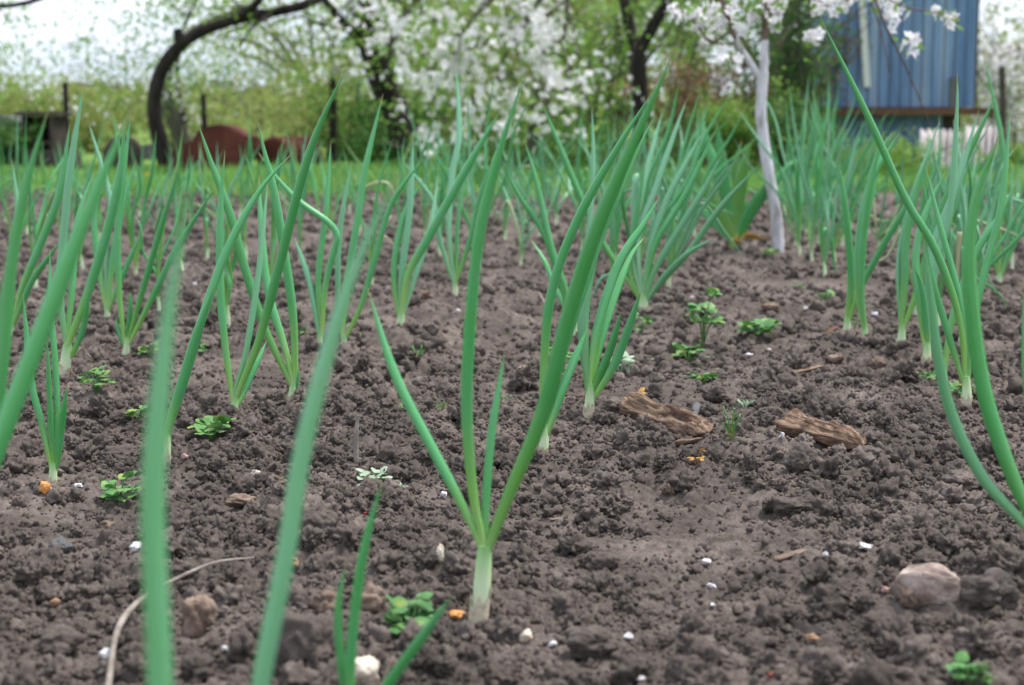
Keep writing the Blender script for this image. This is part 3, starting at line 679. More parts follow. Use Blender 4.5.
for a in [
 (97, 392, 34, 8, 'yellow green seedling beside the stout white onion stem', None, 1.0), (212, 440, 44, 9, 'broad green clover seedling left of the long leaved onion base', None, .7),
 (120, 502, 42, 8, 'clover seedling left of the pale blurred foreground leaf', None, .7), (140, 418, 30, 6, 'seedling half hidden behind the pale blurred foreground leaf', None, .5),
 (151, 358, 24, 5, 'round leaved seedling right of the five leaved onion', None, .8), (200, 352, 18, 4, 'tiny seedling between the kinked row and the pale blurred leaf', None, .5),
 (374, 484, 36, 6, 'grey green seedling left of the main onion leaves', WEEDP, .6), (403, 488, 22, 4, 'flat pale seedling lying beside the grey green one', WEEDP, .2),
 (412, 632, 62, 9, 'blurred yellow green seedling at the foot of the main onion', None, .6), (441, 414, 18, 5, 'tiny feathery seedling left of the short upright onion leaf', None, 1.1, 'seedling', 'f'),
 (418, 360, 22, 4, 'thin sprout seedling below the long slanting leaf', None, .9, 'seedling', 'f'), (406, 410, 16, 4, 'yellowish seedling touching the far left leaf of the main onion', None, .6),
 (507, 398, 12, 3, 'minute yellow seedling right of the short onion leaf tip', None, .4), (560, 372, 34, 8, 'seedling showing between the onion leaves behind the main plant', None, .8),
 (641, 333, 22, 6, 'bright seedling right of the five leaved onion by the wood chunk', None, 1.1), (620, 372, 34, 6, 'pale silvery seedling right of the five leaved onion by the wood chunk', WEEDP, .7),
 (660, 362, 24, 3, 'flat pale seedling with a white underside on open soil', WEEDP, .2), (703, 345, 40, 9, 'tall clover seedling with stalked round leaves behind the wood chunk', None, 1.7),
 (688, 360, 38, 7, 'low spreading clover seedling in front of the tall one', None, .4), (702, 384, 30, 6, 'small mottled seedling just behind the wood chunk', None, .5),
 (757, 336, 44, 9, 'wide low seedling cluster right of the tall clover seedling', None, .5), (731, 440, 30, 6, 'feathery seedling beside the wood chunk end', None, 1.6, 'seedling', 'f'),
 (745, 408, 26, 4, 'feathery flat seedling by a red speck', WEEDP, .5, 'seedling', 'f'), (828, 299, 26, 6, 'seedling left of the clump below the shed', None, .5),
 (697, 464, 18, 3, 'tiny orange sprout in front of the wood chunk', WEEDO, 1.2), (637, 408, 24, 4, 'orange leaved sprout at the left end of the wood chunk', WEEDO, .9),
 (972, 682, 50, 7, 'blurred green seedling at the bottom near the pale stone', None, .5), (927, 378, 22, 5, 'yellow seedling between the right hand onion stems', None, .4),
 (960, 398, 26, 6, 'bright seedling at the foot of the arching leaved onion', None, .8), (771, 256, 18, 5, 'bright seedling at the foot of the whitewashed trunk', None, .4),
 (855, 328, 12, 4, 'small sprout beside the split stem onion', None, 1.3, 'seedling', 'f'), (800, 288, 14, 4, 'distant low seedling right of the white pebbles', None, .4),
 (270, 655, 26, 4, 'dark blurred seedling sprig beside the brown stone', None, .4), (300, 334, 18, 4, 'faint seedling behind the crossed leaf onion', None, .4)]:
    kw = dict(m=a[5], tall=a[6]);
    if len(a) > 7: kw['kind'] = a[8]
    seedling(*a[:5], **kw)
# ------------------------------------------------------------------ stones, chips, wood
def nm_ok(n): return n != 'soil_clod'
def rock(px, py, wpx, hpx, name, label, cat, m, seed=None, sub=3, depth=.8, amp=.45, fine=.15, rz=None, group=None, sink=.25, flatz=1):
    b = (GR if wpx < 30 else G)(px, py+hpx*.3); s = b.y/F; w = wpx*s/2; h = max(hpx*s/2*1.05, .0008)
    p, f = lump(sub, seed if seed is not None else random.randint(1, 500), amp, fine, 1)
    p = p/np.abs(p).max(0)*np.array([w, w*depth, h])
    M = np.array(Matrix.Rotation(rz or 0, 3, 'Z')); p = p @ M.T
    z = float(hrough(b.x, b.y)); z = max(z, b.z+.002)
    if nm_ok(name): EXC.append((b.x, b.y, w))
    mb = MB(); loc = (b.x, b.y, z+h*(1-2*sink)); mb.add(p+np.array(loc), f)
    o = mb.build(name, m, loc=loc); tag(o, label, cat, group); return o
GP = 'white chips and petals lying on the soil'
for x, y, w, h, l in [(135, 548, 20, 16, 'round white chip touching the pale blurred leaf'), (108, 655, 28, 15, 'blurred white chip at the bottom beside the bent twig'), (444, 496, 11, 11, 'white petal left of the main onion leaves'),
 (706, 564, 18, 12, 'bright white pebble on the smooth trodden soil'), (865, 548, 25, 9, 'long white chip in front of the rough clods'), (833, 546, 10, 5, 'thin white flake left of the long white chip'),
 (628, 639, 17, 12, 'pinkish white petal right of the main onion stem'), (553, 646, 12, 8, 'small dull white petal beside the cream husk'), (702, 308, 10, 9, 'rounder of two white pebbles on far soil'), (692, 299, 9, 6, 'flatter of two white pebbles on far soil'),
 (782, 437, 8, 10, 'small white flake left of the bark piece'), (749, 356, 12, 6, 'whitish flake beside the wide seedling cluster'), (875, 315, 12, 7, 'white flake by the base of the far right clump'), (805, 309, 7, 5, 'tiny white flake near the low far seedling'),
 (48, 491, 9, 6, 'small white flake at the thin dark onion stem'), (78, 487, 12, 7, 'white chip right of the orange onion skin'), (195, 285, 7, 6, 'white fleck on far soil under the rust red sheets'), (711, 588, 14, 8, 'pale pink flake below the bright white pebble'),
 (640, 681, 16, 8, 'blurred white petal cut by the lower frame edge'), (553, 282, 7, 5, 'white fleck behind the main onion, on far soil'), (458, 312, 9, 6, 'oval white pebble in the gap between two onion leaves'), (638, 690, 8, 4, ''),
 (825, 556, 8, 9, 'small upright white flake below the thin one'), (225, 651, 10, 9, 'tiny white flake beside the brown stone'), (820, 235, 6, 5, 'far white fleck by the clumped onions'), (888, 213, 6, 5, 'far white fleck right of the clumped onions'),
 (733, 230, 7, 5, 'far white fleck beside the yellowed leaf clump'), (712, 607, 9, 5, 'dull grey white flake left of the trodden soil patch')]:
    if l: rock(x, y, w*.88, h*.66, 'white_chip', l, 'white chip', PEB, sub=4, amp=1.1, fine=.5, group=GP, sink=.28, rz=random.random()*3)
for x, y, w, h, nm, l, m in [
 (198, 617, 38, 46, 'stone', 'ridged brown stone beside the blurred slanting leaf', BSTONE), (364, 674, 34, 32, 'stone', 'smooth cream stone cut by the lower frame edge', CREAM), (328, 603, 36, 28, 'stone', 'brown blurred stone between the blurred leaves', BSTONE),
 (372, 600, 32, 34, 'stone', 'dark brown stone left of the yellow green seedling', BSTONE), (240, 503, 34, 16, 'stone', 'pale brown flat stone on soil behind the blurred leaf', BSTONE), (668, 491, 15, 13, 'stone', 'small tan pebble on open soil in front of the wood chunk', BSTONE),
 (256, 476, 14, 11, 'stone', 'small cream pebble above the blurred slanting leaf', STONE), (440, 556, 9, 22, 'husk', 'slender cream husk left of the main onion stem', CREAM), (525, 638, 17, 15, 'husk', 'cream and tan husk right of the main onion stem', CREAM),
 (55, 605, 12, 10, 'stone', 'little orange pebble on the left foreground soil', OSTONE), (294, 564, 14, 12, 'stone', 'orange pebble right of the blurred slanting leaf', OSTONE), (108, 527, 18, 10, 'stone', 'flat tan stone left of the round white chip', BSTONE),
 (906, 600, 22, 24, 'stone', 'small reddish brown stone leaning on the big angular one', BSTONE), (185, 458, 8, 6, 'stone', 'small pinkish pebble by the onion behind the blurred leaf', PINK),
 (876, 365, 22, 16, 'stone', 'round brown stone in front of the right hand onion row', BSTONE), (835, 360, 22, 13, 'stone', 'flat light brown stone left of the round brown one', BSTONE), (250, 325, 16, 10, 'stone', 'low brown stone between the far onions', BSTONE),
 (425, 296, 18, 12, 'stone', 'rounded brown stone left of the tall pale onion', BSTONE), (62, 548, 26, 20, 'stone', 'rounded grey stone in the left foreground', GREYM), (522, 371, 12, 10, 'stone', 'small pink brown pebble behind the short onion leaf', PINK),
 (770, 308, 22, 10, 'stone', 'flat greyish brown stone behind the wide seedling cluster', BSTONE), (620, 250, 14, 8, 'stone', 'far pinkish stone in the dense onions', PINK), (398, 668, 16, 8, 'stone', 'tiny brown pebble right of the cream stone', BSTONE),
 (45, 489, 13, 13, 'onion_skin', 'curled orange scrap of onion skin', SKIN), (458, 617, 20, 9, 'onion_skin', 'orange strip of onion skin at the main stem', SKIN), (885, 592, 10, 7, 'onion_skin', 'tiny pink scrap left of the big angular stone', PINK),
 (365, 516, 4, 4, 'berry', 'tiny red speck on the soil left of the main onion', RED), (749, 413, 4, 4, 'berry', 'tiny red speck by the feathery flat seedling', RED), (812, 640, 18, 9, 'stone', 'blurred orange brown pebble near the bottom', OSTONE),
 (770, 678, 8, 5, 'berry', 'blurred dark red scrap at the lower frame edge', RED), (960, 404, 10, 8, 'stone', 'brown pebble beneath the arching leaved onion', BSTONE)]:
    rock(x, y, w, h, nm, l, nm.replace('_', ' '), m, sub=4, amp=.9, fine=.45, group='pebbles and stones in the soil' if nm == 'stone' else None)
for x, y, w, h, l in [(985, 590, 75, 48, 'big dark grey clod beside the angular tan stone'), (318, 530, 46, 44, 'big round clod right of the blurred slanting leaf'), (305, 640, 80, 80, 'largest blurred clod at the bottom behind the blurred leaves'),
 (300, 455, 36, 26, 'dark clod above the big round clod'), (800, 458, 42, 40, 'lumpy clod in front of the bark piece'), (790, 505, 46, 28, 'broad low clod on the right of the trodden patch'), (600, 560, 42, 24, 'low clod at the edge of the trodden soil'),
 (590, 640, 60, 38, 'blurred dark clod behind the pinkish petal'), (45, 560, 44, 26, 'grey clod in the left foreground'), (870, 455, 46, 26, 'clod behind the open rough soil on the right'), (715, 395, 34, 22, 'grey clod at the far end of the wood chunk'),
 (118, 455, 44, 22, 'flat topped clod right of the thin dark onion'), (60, 640, 60, 30, 'blurred clod at the lower left corner'), (960, 480, 48, 26, 'long clod left of the pale curved leaf'), (615, 405, 30, 16, 'clod at the foot of the five leaved onion by the wood chunk'),
 (760, 385, 38, 22, 'dark clod right of the seedlings'), (930, 520, 40, 24, 'clod under the pale curved leaf'), (180, 570, 34, 18, 'clod right of the pale blurred leaf')]:
    rock(x, y, w, h, 'soil_clod', l, 'clod', SOIL, sub=5, amp=.75, fine=.30, group='big clods of soil', sink=.33)
def woodchunk(p0, p1, w0, w1, nm, label, cat, m=WOOD, rough_=.45, flat=.6, n=40, k=22, lift=.4):
    a = G(*p0); b_ = G(*p1); s = a.y/F; L = (b_-a).length; r0 = w0*s/2; r1 = w1*s/2
    a.z = float(hrough(a.x, a.y))+r0*lift; b_.z = float(hrough(b_.x, b_.y))+r1*lift
    for q in (0, .25, .5, .75, 1): EXC.append((a.x+(b_.x-a.x)*q, a.y+(b_.y-a.y)*q, r0*.9))
    d = (b_-a).normalized(); side = Vector((-d.y, d.x, 0)); V = []
    t = np.linspace(0, 1, n); ang = np.arange(k)*2*np.pi/k; sd = random.random()*50
    side = side.normalized(); up = d.cross(side)
    gr = vnoise(ang*3.3+sd, ang*0, 5)*1.0
    for i, q in enumerate(t):
        c = a+(b_-a)*q+up*(.15*r0*math.sin(q*4+sd)); e = min(1, (q/.05)**.5 if q < .05 else 1, ((1-q)/.10)**.6 if q > .9 else 1)
        r = (r0+(r1-r0)*q)*(.12+.88*e)
        rr = r*(1+rough_*(gr+.6*vnoise(ang*2.2+sd, ang*0+q*9, 6)+.35*vnoise(ang*6+sd, ang*0+q*14, 7)))
        jag = 0
        for j in range(k):
            V.append(np.array(c+side*(math.cos(ang[j])*rr[j])+up*(math.sin(ang[j])*rr[j]*flat)))
    V = np.array(V); ii, jj = np.meshgrid(np.arange(n-1), np.arange(k), indexing='ij'); ii = ii.ravel(); jj = jj.ravel(); j2 = (jj+1) % k
    mb = MB(); mb.add(V, np.stack([ii*k+jj, ii*k+j2, (ii+1)*k+j2, (ii+1)*k+jj], 1), None, 0, True)
    mb.add(V, [list(range(k))[::-1]]); mb.add(V, [list(range((n-1)*k, n*k))])
    # local axes along the piece so the grain runs along it
    V2 = np.concatenate(mb.v); M = Matrix((d, side, up)).transposed(); o = mb.build(nm, m, loc=tuple(a))
    inv = np.array(M.inverted()); co_ = np.zeros(len(o.data.vertices)*3); o.data.vertices.foreach_get('co', co_)
    co_ = co_.reshape(-1, 3) @ inv.T; o.data.vertices.foreach_set('co', co_.astype(np.float32).ravel()); o.rotation_mode = 'QUATERNION'; o.rotation_quaternion = M.to_quaternion(); o.data.update()
    return tag(o, label, cat)
woodchunk((628, 409), (706, 438), 26, 24, 'wood_chunk', 'rotten splintered brown wood chunk lying on open soil', 'wood chunk', rough_=.8, flat=.85, lift=.75)
woodchunk((785, 434), (862, 458), 32, 22, 'bark_piece', 'curled brown bark piece right of the feathery seedling', 'bark', rough_=.9, flat=.85, lift=.7)
woodchunk((676, 443), (703, 447), 9, 8, 'wood_chip', 'small light wood chip under the rotten chunk', 'wood chip', rough_=.4)
woodchunk((693, 417), (697, 404), 8, 8, 'wood_chip', 'grey squared wood chip above the rotten chunk', 'wood chip', GREYM, rough_=.2)
woodchunk((811, 398), (806, 378), 6, 6, 'wood_splinter', 'pale tan splinter lying on the open soil on the right', 'splinter', STONE, rough_=.3)
woodchunk((770, 352), (758, 345), 4, 3, 'wood_splinter', 'thin straw bit by the wide seedling cluster', 'splinter', STONE, rough_=.3)
woodchunk((788, 372), (826, 368), 7, 5, 'wood_splinter', 'short brown stick behind the pale tan splinter', 'splinter', WOOD, rough_=.3)
woodchunk((775, 568), (806, 556), 9, 8, 'stick', 'mossy stick fragment left of the white flakes', 'stick', BSTONE, rough_=.5)
woodchunk((806, 342), (838, 330), 7, 6, 'stick', 'dark stick behind the right hand stones', 'stick', BROWNP, rough_=.3)
woodchunk((552, 520), (572, 512), 9, 4, 'wood_splinter', 'curled brown leaf scrap right of the main onion', 'splinter', BSTONE, rough_=.6, flat=.3)
woodchunk((560, 393), (612, 396), 5, 4, 'stick', 'dark red stick across the base of the five leaved onion by the wood chunk', 'stick', BROWNP, rough_=.2)
def angular():
    import bmesh
    b = GR(932, 602); k = 1.22*b.y/F; bm = bmesh.new(); r_ = random.Random(5)
    pts = [(-36, 0, 14), (-30, -8, 26), (-20, -10, 8), (-10, -14, 30), (0, -16, 10), (14, -14, 24), (22, -12, 6), (30, 0, 16), (34, -4, 3), (26, 12, 22), (4, 14, 34), (-18, 12, 30), (-34, 10, 8), (-20, 0, -8), (20, 0, -8), (10, -12, -4)]
    vs = [bm.verts.new(((x+r_.uniform(-2, 2))*k, (y+r_.uniform(-2, 2))*k, (z*.95)*k)) for x, y, z in pts]
    h = bmesh.ops.convex_hull(bm, input=vs); bmesh.ops.delete(bm, geom=[g for g in h['geom_interior'] if isinstance(g, bmesh.types.BMVert)], context='VERTS')
    bmesh.ops.bevel(bm, geom=list(bm.edges), offset=1.2*k, segments=2, affect='EDGES'); bmesh.ops.subdivide_edges(bm, edges=bm.edges, cuts=3, use_grid_fill=True)
    for v in bm.verts: v.co *= 1+.09*float(n3(np.array([v.co[:]])*260, 9)[0])+.04*float(n3(np.array([v.co[:]])*900, 19)[0])
    me = bpy.data.meshes.new('stone'); bm.to_mesh(me); bm.free(); me.materials.append(ASTONE); o = bpy.data.objects.new('stone', me); COL.objects.link(o); o.location = (b.x, b.y+.004, b.z-.001)
    EXC.append((b.x-.012, b.y, .018)); EXC.append((b.x+.008, b.y, .018)); tag(o, 'big angular pinkish tan stone half buried on the right', 'stone')
angular()
def twig():
    b = G(112, 690); pts = [G(108, 700)+Vector((0, 0, .006)), G(118, 650)+Vector((0, 0, .012)), G(140, 622)+Vector((0, 0, .014)), G(175, 603)+Vector((0, 0, .016)), G(215, 585)+Vector((0, 0, .016)), G(254, 574)+Vector((0, 0, .012))]
    mb = MB(); tube(mb, pts, [.0020, .0018, .0021, .0016, .0012, .0007], 40, 8, lump=.25); tag(mb.build('twig', TWIGP, loc=tuple(b)), 'bent pale dry twig lying in the left foreground', 'twig')
TWIGP = simple('dry_twig', [(.35, (.17, .14, .115)), (.65, (.33, .29, .245))], 60, .85, .2, .001, 300, world=True)
twig()
def stub():
    b = G(357, 462); mb = MB(); tube(mb, [b-Vector((0, 0, .01)), P(356, 440, b.y), P(358, 415, b.y)], [.0027, .0026, .0015], 10, 8, .6, lump=.3); tag(mb.build('dry_stub', TWIGP, loc=tuple(b)), 'upright dry straw stub left of the main onion', 'straw stub')
    b = G(548, 312); mb = MB(); tube(mb, [b+Vector((0, 0, .006)), G(534, 288)+Vector((0, 0, .008))], [.002, .001], 8, 6); tag(mb.build('straw', TWIGP, loc=tuple(b)), 'thin straw on the far soil behind the main onion', 'straw')
stub()
def litter():
    mb = MB(); n = 420; y = .7+3.2*rng.random(n); x = (rng.random(n)*2-1)*.34*y; z = hrough(x, y)+.0006
    V, f = ico(1); sh = V*np.array([1, .28, .12]); a = rng.random(n)*6.28
    R = np.zeros((n, 3, 3)); R[:, 0, 0] = np.cos(a); R[:, 0, 1] = -np.sin(a); R[:, 1, 0] = np.sin(a); R[:, 1, 1] = np.cos(a); R[:, 2, 2] = 1
    tl = (rng.random(n)-.5)*.5; R[:, 2, 0] = tl
    sz = .0009+.0034*rng.random(n)**2.5
    scatter(mb, sh, f, np.stack([x, y, z], 1), sz, R)
    struct(mb.build('plant_litter', BSTONE), 'stuff')
litter()
clods()
# ------------------------------------------------------------------ grass and dandelions
def grass():
    n = 62000; y = 6.9+3.6*rng.random(n); x = (rng.random(n)*2-1)*(.38*y+.6)
    edge = 7.05+.35*vnoise(x*1.5, x*0, 95)+.15*vnoise(x*6, x*0, 96); k = y > edge; x = x[k]; y = y[k]; n = len(x)
    h = (.025+.04*rng.random(n))*np.clip(1+1.2*vnoise(x*1.7, y*1.7, 97), .5, 1.6); a = rng.random(n)*6.28; w = .0032
    z = .01+.03*vnoise(x*1.1, y*1.1, 80); z = np.where(y < 7.8, 0, z)
    dx = np.cos(a); dy = np.sin(a); l = h*(rng.random(n)*.8)
    p = np.stack([x, y, z], 1); s = np.stack([-dy*w, dx*w, 0*x], 1); m_ = p+np.stack([dx*l*.3, dy*l*.3, h*.6], 1); t = p+np.stack([dx*l, dy*l, h], 1)
    V = np.stack([p-s, p+s, m_+s*.8, m_-s*.8, t], 1).reshape(-1, 3); q = np.arange(n)*5
    mb = MB(); mb.add(V, np.stack([q, q+1, q+2, q+3], 1)); 
    mb.v.append(np.zeros((0, 3))); mb.f.append(np.stack([q+3, q+2, q+4], 1)); mb.uv.append(np.zeros((n, 3, 2))); mb.m.append(np.zeros(n)); mb.sm.append(np.full(n, True))
    struct(mb.build('grass', GRASS), 'stuff')
grass()
for x, y, l in [(64, 189, 'yellow dandelion in the grass below the brown box'), (282, 179, 'yellow dandelion in the grass right of the rust red drum'), (148, 175, 'yellow dandelion in the grass by the curved trunk'), (440, 162, 'orange flower head in the grass below the blossoms')]:
    Y = HC*F/(y+8-HOR); b = P(x, y, Y); b.z = .03
    r = thing('dandelion', l, 'dandelion', (b.x, b.y, .0), 'dandelions in the grass'); mb = MB(); top = P(x, y, Y)
    tube(mb, [(b.x, b.y, -.01), top], [.0025, .002], 5, 6); mb.build('stalk', GRASS, r); mb = MB()
    for k in range(26):
        a = k*2.4; q = .022*(k/26)**.5; V, f = lobed(.006, .012, 0, False); mb.add(orient(V, a, .9-q*30, (top.x+q*.4*math.cos(a), top.y+q*.4*math.sin(a), top.z)), f)
    mb.build('flower', DAND, r)
# ------------------------------------------------------------------ trees
def leafcloud(mb, pts, n, spread, size, shape='leaf', mi=0):
    """n small blades around a list of points (k,3)"""
    pts = np.asarray(pts, float); idx = rng.integers(0, len(pts), n)
    loc = pts[idx]+rng.normal(size=(n, 3))*spread
    loc = loc[loc[:, 2] > .02]; n = len(loc)
    if shape == 'leaf':
        V = np.array([[0, 0, 0], [.35, .30, .06], [1, 0, -.05], [.35, -.30, .06], [.5, 0, -.02]]); f = np.array([[0, 4, 1], [1, 4, 2], [0, 3, 4], [3, 2, 4]])
        scatter(mb, V, f, loc, size*(.6+.8*rng.random(n)), mi=mi)
    else:
        vs = []; fs = []
        for k in range(5):
            a = k*2*math.pi/5; c, s_ = math.cos(a), math.sin(a); o = len(vs)
            for x_, y_, z_ in ((.08, 0, 0), (.6, .38, .16), (1, .15, .28), (1, -.15, .28), (.6, -.38, .16)): vs.append((x_*c-y_*s_, x_*s_+y_*c, z_))
            fs += [(o, o+4, o+1), (o+1, o+4, o+3), (o+1, o+3, o+2)]
        scatter(mb, np.array(vs), np.array(fs), loc, size*(.7+.6*rng.random(n)), mi=mi)
def along(paths, step=.05):
    out = []
    for p in paths: out += list(smooth_path(p, max(4, int(sum(math.dist(p[i], p[i+1]) for i in range(len(p)-1))/step))))
    return np.array(out)
def rbranches(start, direction, n, L, spread=.8):
    out = []
    for _ in range(n):
        d = Vector(direction)+Vector((random.gauss(0, spread), random.gauss(0, spread), random.gauss(0, spread*.6))); d.normalize(); l = L*random.uniform(.6, 1.2)
        p = [Vector(start)]
        for k in range(4): d = (d+Vector((random.gauss(0, .22), random.gauss(0, .22), random.gauss(0, .2)-.04))).normalized(); p.append(p[-1]+d*l/4)
        out.append([tuple(q) for q in p])
    return out
def PP(lst, Y): return [tuple(P(x, y, Y+(q[0] if q else 0))) for x, y, *q in lst]
def tree(name, label, base, trunk, limbs, twigs, bark, leaf=None, nl=0, ls=.03, lsp=.09, nb=0, bs=.014, bsp=.05, group=None, cat='tree', trunkbark=None, extra=None):
    """trunk: (points, radii); limbs: list of (points, r0, r1)"""
    root = thing(name, label, cat, base, group)
    mb = MB(); tube(mb, trunk[0], trunk[1], 46, 16, lump=.10); mb.build('trunk', trunkbark or bark, root)
    for p, a, b_ in limbs:
        mb = MB(); tube(mb, p, [a, b_], 26, 10, lump=.1); mb.build('limb', bark, root)
    mb = MB()
    for p in twigs: tube(mb, p, [.007, .002], 8, 5)
    if twigs: mb.build('twigs', bark, root)['kind'] = 'stuff'
    pts = along(twigs+[l[0] for l in limbs], .06) if (twigs or limbs) else None
    if extra is not None: pts = np.vstack([pts, extra]) if pts is not None else extra
    if nl: mb = MB(); leafcloud(mb, pts, nl, lsp, ls); mb.build('crown', leaf, root)
    if nb:
        mb = MB(); c = pts[rng.integers(0, len(pts), max(1, nb//9))]+rng.normal(size=(max(1, nb//9), 3))*lsp*.6; leafcloud(mb, c, nb, bsp, bs, 'flower'); mb.build('blossom', PETAL, root)
    return root
def randtwigs(limbs, n, L):
    out = []
    for p, *_ in limbs:
        s = smooth_path(p, 14)
        for k in range(n):
            i = random.randint(3, 13); out += rbranches(s[i], (0, 0, .1), 1, L, 1)
    return out
# old curved apple tree on the left
Y = 9.6
tr = PP([(170, 176), (163, 150), (155, 118), (156, 88), (166, 62), (182, 43)], Y)
lm = [(PP([(182, 43), (205, 30), (235, 20), (270, 13), (300, 6), (345, -12, .2), (400, -40, .4)], Y), .032, .020),
      (PP([(181, 48), (179, 38), (177, 29)], Y), .030, .024),
      (PP([(235, 20), (255, 5, -.2), (280, -30, -.5)], Y), .03, .012), (PP([(345, -12), (250, -70, -.2), (150, -60, -.4), (80, -22, -.5), (30, 2, -.6), (-20, 8, -.6)], Y), .024, .012),
      (PP([(270, 13), (250, 30, -.3), (240, 48, -.4)], Y), .012, .004)]
tw = randtwigs([lm[0], lm[2], lm[3]], 8, .5)
cc = [(random.uniform(-60, 350), random.uniform(-50, 105), random.uniform(.3, 1.8), random.uniform(8, 26)) for _ in range(95)]
mid = np.array([tuple(P(c[0]+random.gauss(0, c[3]), c[1]+random.gauss(0, c[3]*.6), Y+c[2]+random.gauss(0, .1))) for c in (random.choice(cc) for _ in range(3000))])
tree('apple_tree', 'old dark curved apple tree bending right over the grass', tuple(P(170, 176, Y)[:2])+(0,), (tr, [.052, .045, .041, .039, .038, .035]), lm, tw, BARK, TLEAF, 4600, .030, .06, 700, .012, .05, extra=mid)
# pale second trunk right behind it
Y = 11.2
tr = PP([(188, 168), (182, 140), (171, 112), (165, 92), (170, 60), (200, 28), (250, 6)], Y)
lm = [(PP([(185, 150), (184, 115), (178, 90), (180, 40), (205, -20)], Y), .02, .01)]
tree('fruit_tree', 'slim grey leaning tree just behind the curved apple trunk', tuple(P(186, 168, Y)[:2])+(0,), (tr, [.062, .055, .045, .036, .028, .02]), lm, randtwigs(lm, 8, .6), BARKG, TLEAF, 900, .03, .12, 300, .014)
# dark leaning tree with blossom
Y = 10.2
tr = PP([(417, 176), (408, 142), (394, 105), (382, 78), (374, 45), (366, 10), (356, -40)], Y)
lm = [(PP([(390, 95), (372, 60), (350, 30), (325, 0), (300, -40)], Y), .035, .016), (PP([(380, 70), (398, 30), (420, -20)], Y), .045, .02), (PP([(374, 45), (340, 28, .3), (310, 22, .5)], Y), .02, .008), (PP([(368, 20), (380, -5), (410, -50)], Y), .035, .02)]
tree('pear_tree', 'dark thick leaning tree behind the hanging white blossoms', tuple(P(417, 176, Y)[:2])+(0,), (tr, [.085, .085, .085, .088, .085, .08]), lm, randtwigs(lm, 7, .5), BARK, TLEAF, 1200, .032, .13, 160, .014, extra=np.array([tuple(P(random.uniform(300, 420), random.uniform(-40, 110), Y+random.uniform(-.6, 1))) for _ in range(200)]))
# blossoming cherry with branches hanging in the centre
Y = 8.4
base = P(520, 165, 9.0)
tr = PP([(532, 172, .6), (536, 120, .6), (542, 60, .6), (560, 0, .5), (580, -90, .4), (600, -190, .3)], Y)
lm = [(PP([(600, -190, .3), (560, -120), (500, -60), (440, -20), (400, 20), (392, 60)], Y), .03, .008), (PP([(580, -90), (530, -40), (480, 10), (440, 60), (410, 90)], Y), .025, .006),
      (PP([(575, 0, .4), (540, 18), (505, 32), (470, 48), (420, 55)], Y), .014, .005), (PP([(560, -30), (520, 30), (500, 70), (495, 100)], Y), .018, .005), (PP([(570, -40), (565, 30), (555, 70), (548, 105)], Y), .016, .005), (PP([(560, -80), (470, -50), (380, -20), (340, 10)], Y), .016, .005)]
ex = []
for cx_, cy_, rx, ry, k in [(420, 50, 40, 38, 60), (470, 80, 50, 60, 110), (380, 12, 35, 14, 14), (450, 15, 60, 25, 60), (560, 70, 28, 50, 45), (520, 110, 45, 30, 30), (555, 20, 40, 25, 25), (590, 90, 25, 35, 10), (405, 108, 12, 20, 8)]:
    for _ in range(k): ex.append(tuple(P(random.gauss(cx_, rx*.55), random.gauss(cy_, ry*.55), Y+random.uniform(-.5, .5))))
tree('cherry_tree', 'cherry tree in full white blossom with hanging branches in the middle', (tr[0][0], tr[0][1], 0), (tr, [.04, .038, .036, .034, .03, .03]), lm, randtwigs(lm, 5, .3), BARKG, TLEAF, 2500, .028, .10, 1350, .0185, .035, extra=np.array(ex))
# forked dark tree
Y = 9.8
tr = PP([(641, 172), (641, 130), (640, 90), (638, 66), (637, 52)], Y)
lm = [(PP([(637, 54), (630, 28), (624, 0), (612, -60)], Y), .034, .028), (PP([(638, 54), (652, 28), (668, -2), (690, -60)], Y), .036, .028)]
tree('forked_tree', 'dark tree trunk forking into a V above the big slanting onion leaf', tuple(P(641, 172, Y)[:2])+(0,), (tr, [.05, .046, .045, .047, .05]), lm, randtwigs(lm, 5, .5), BARK, TLEAF, 420, .028, .16, 120, .013)
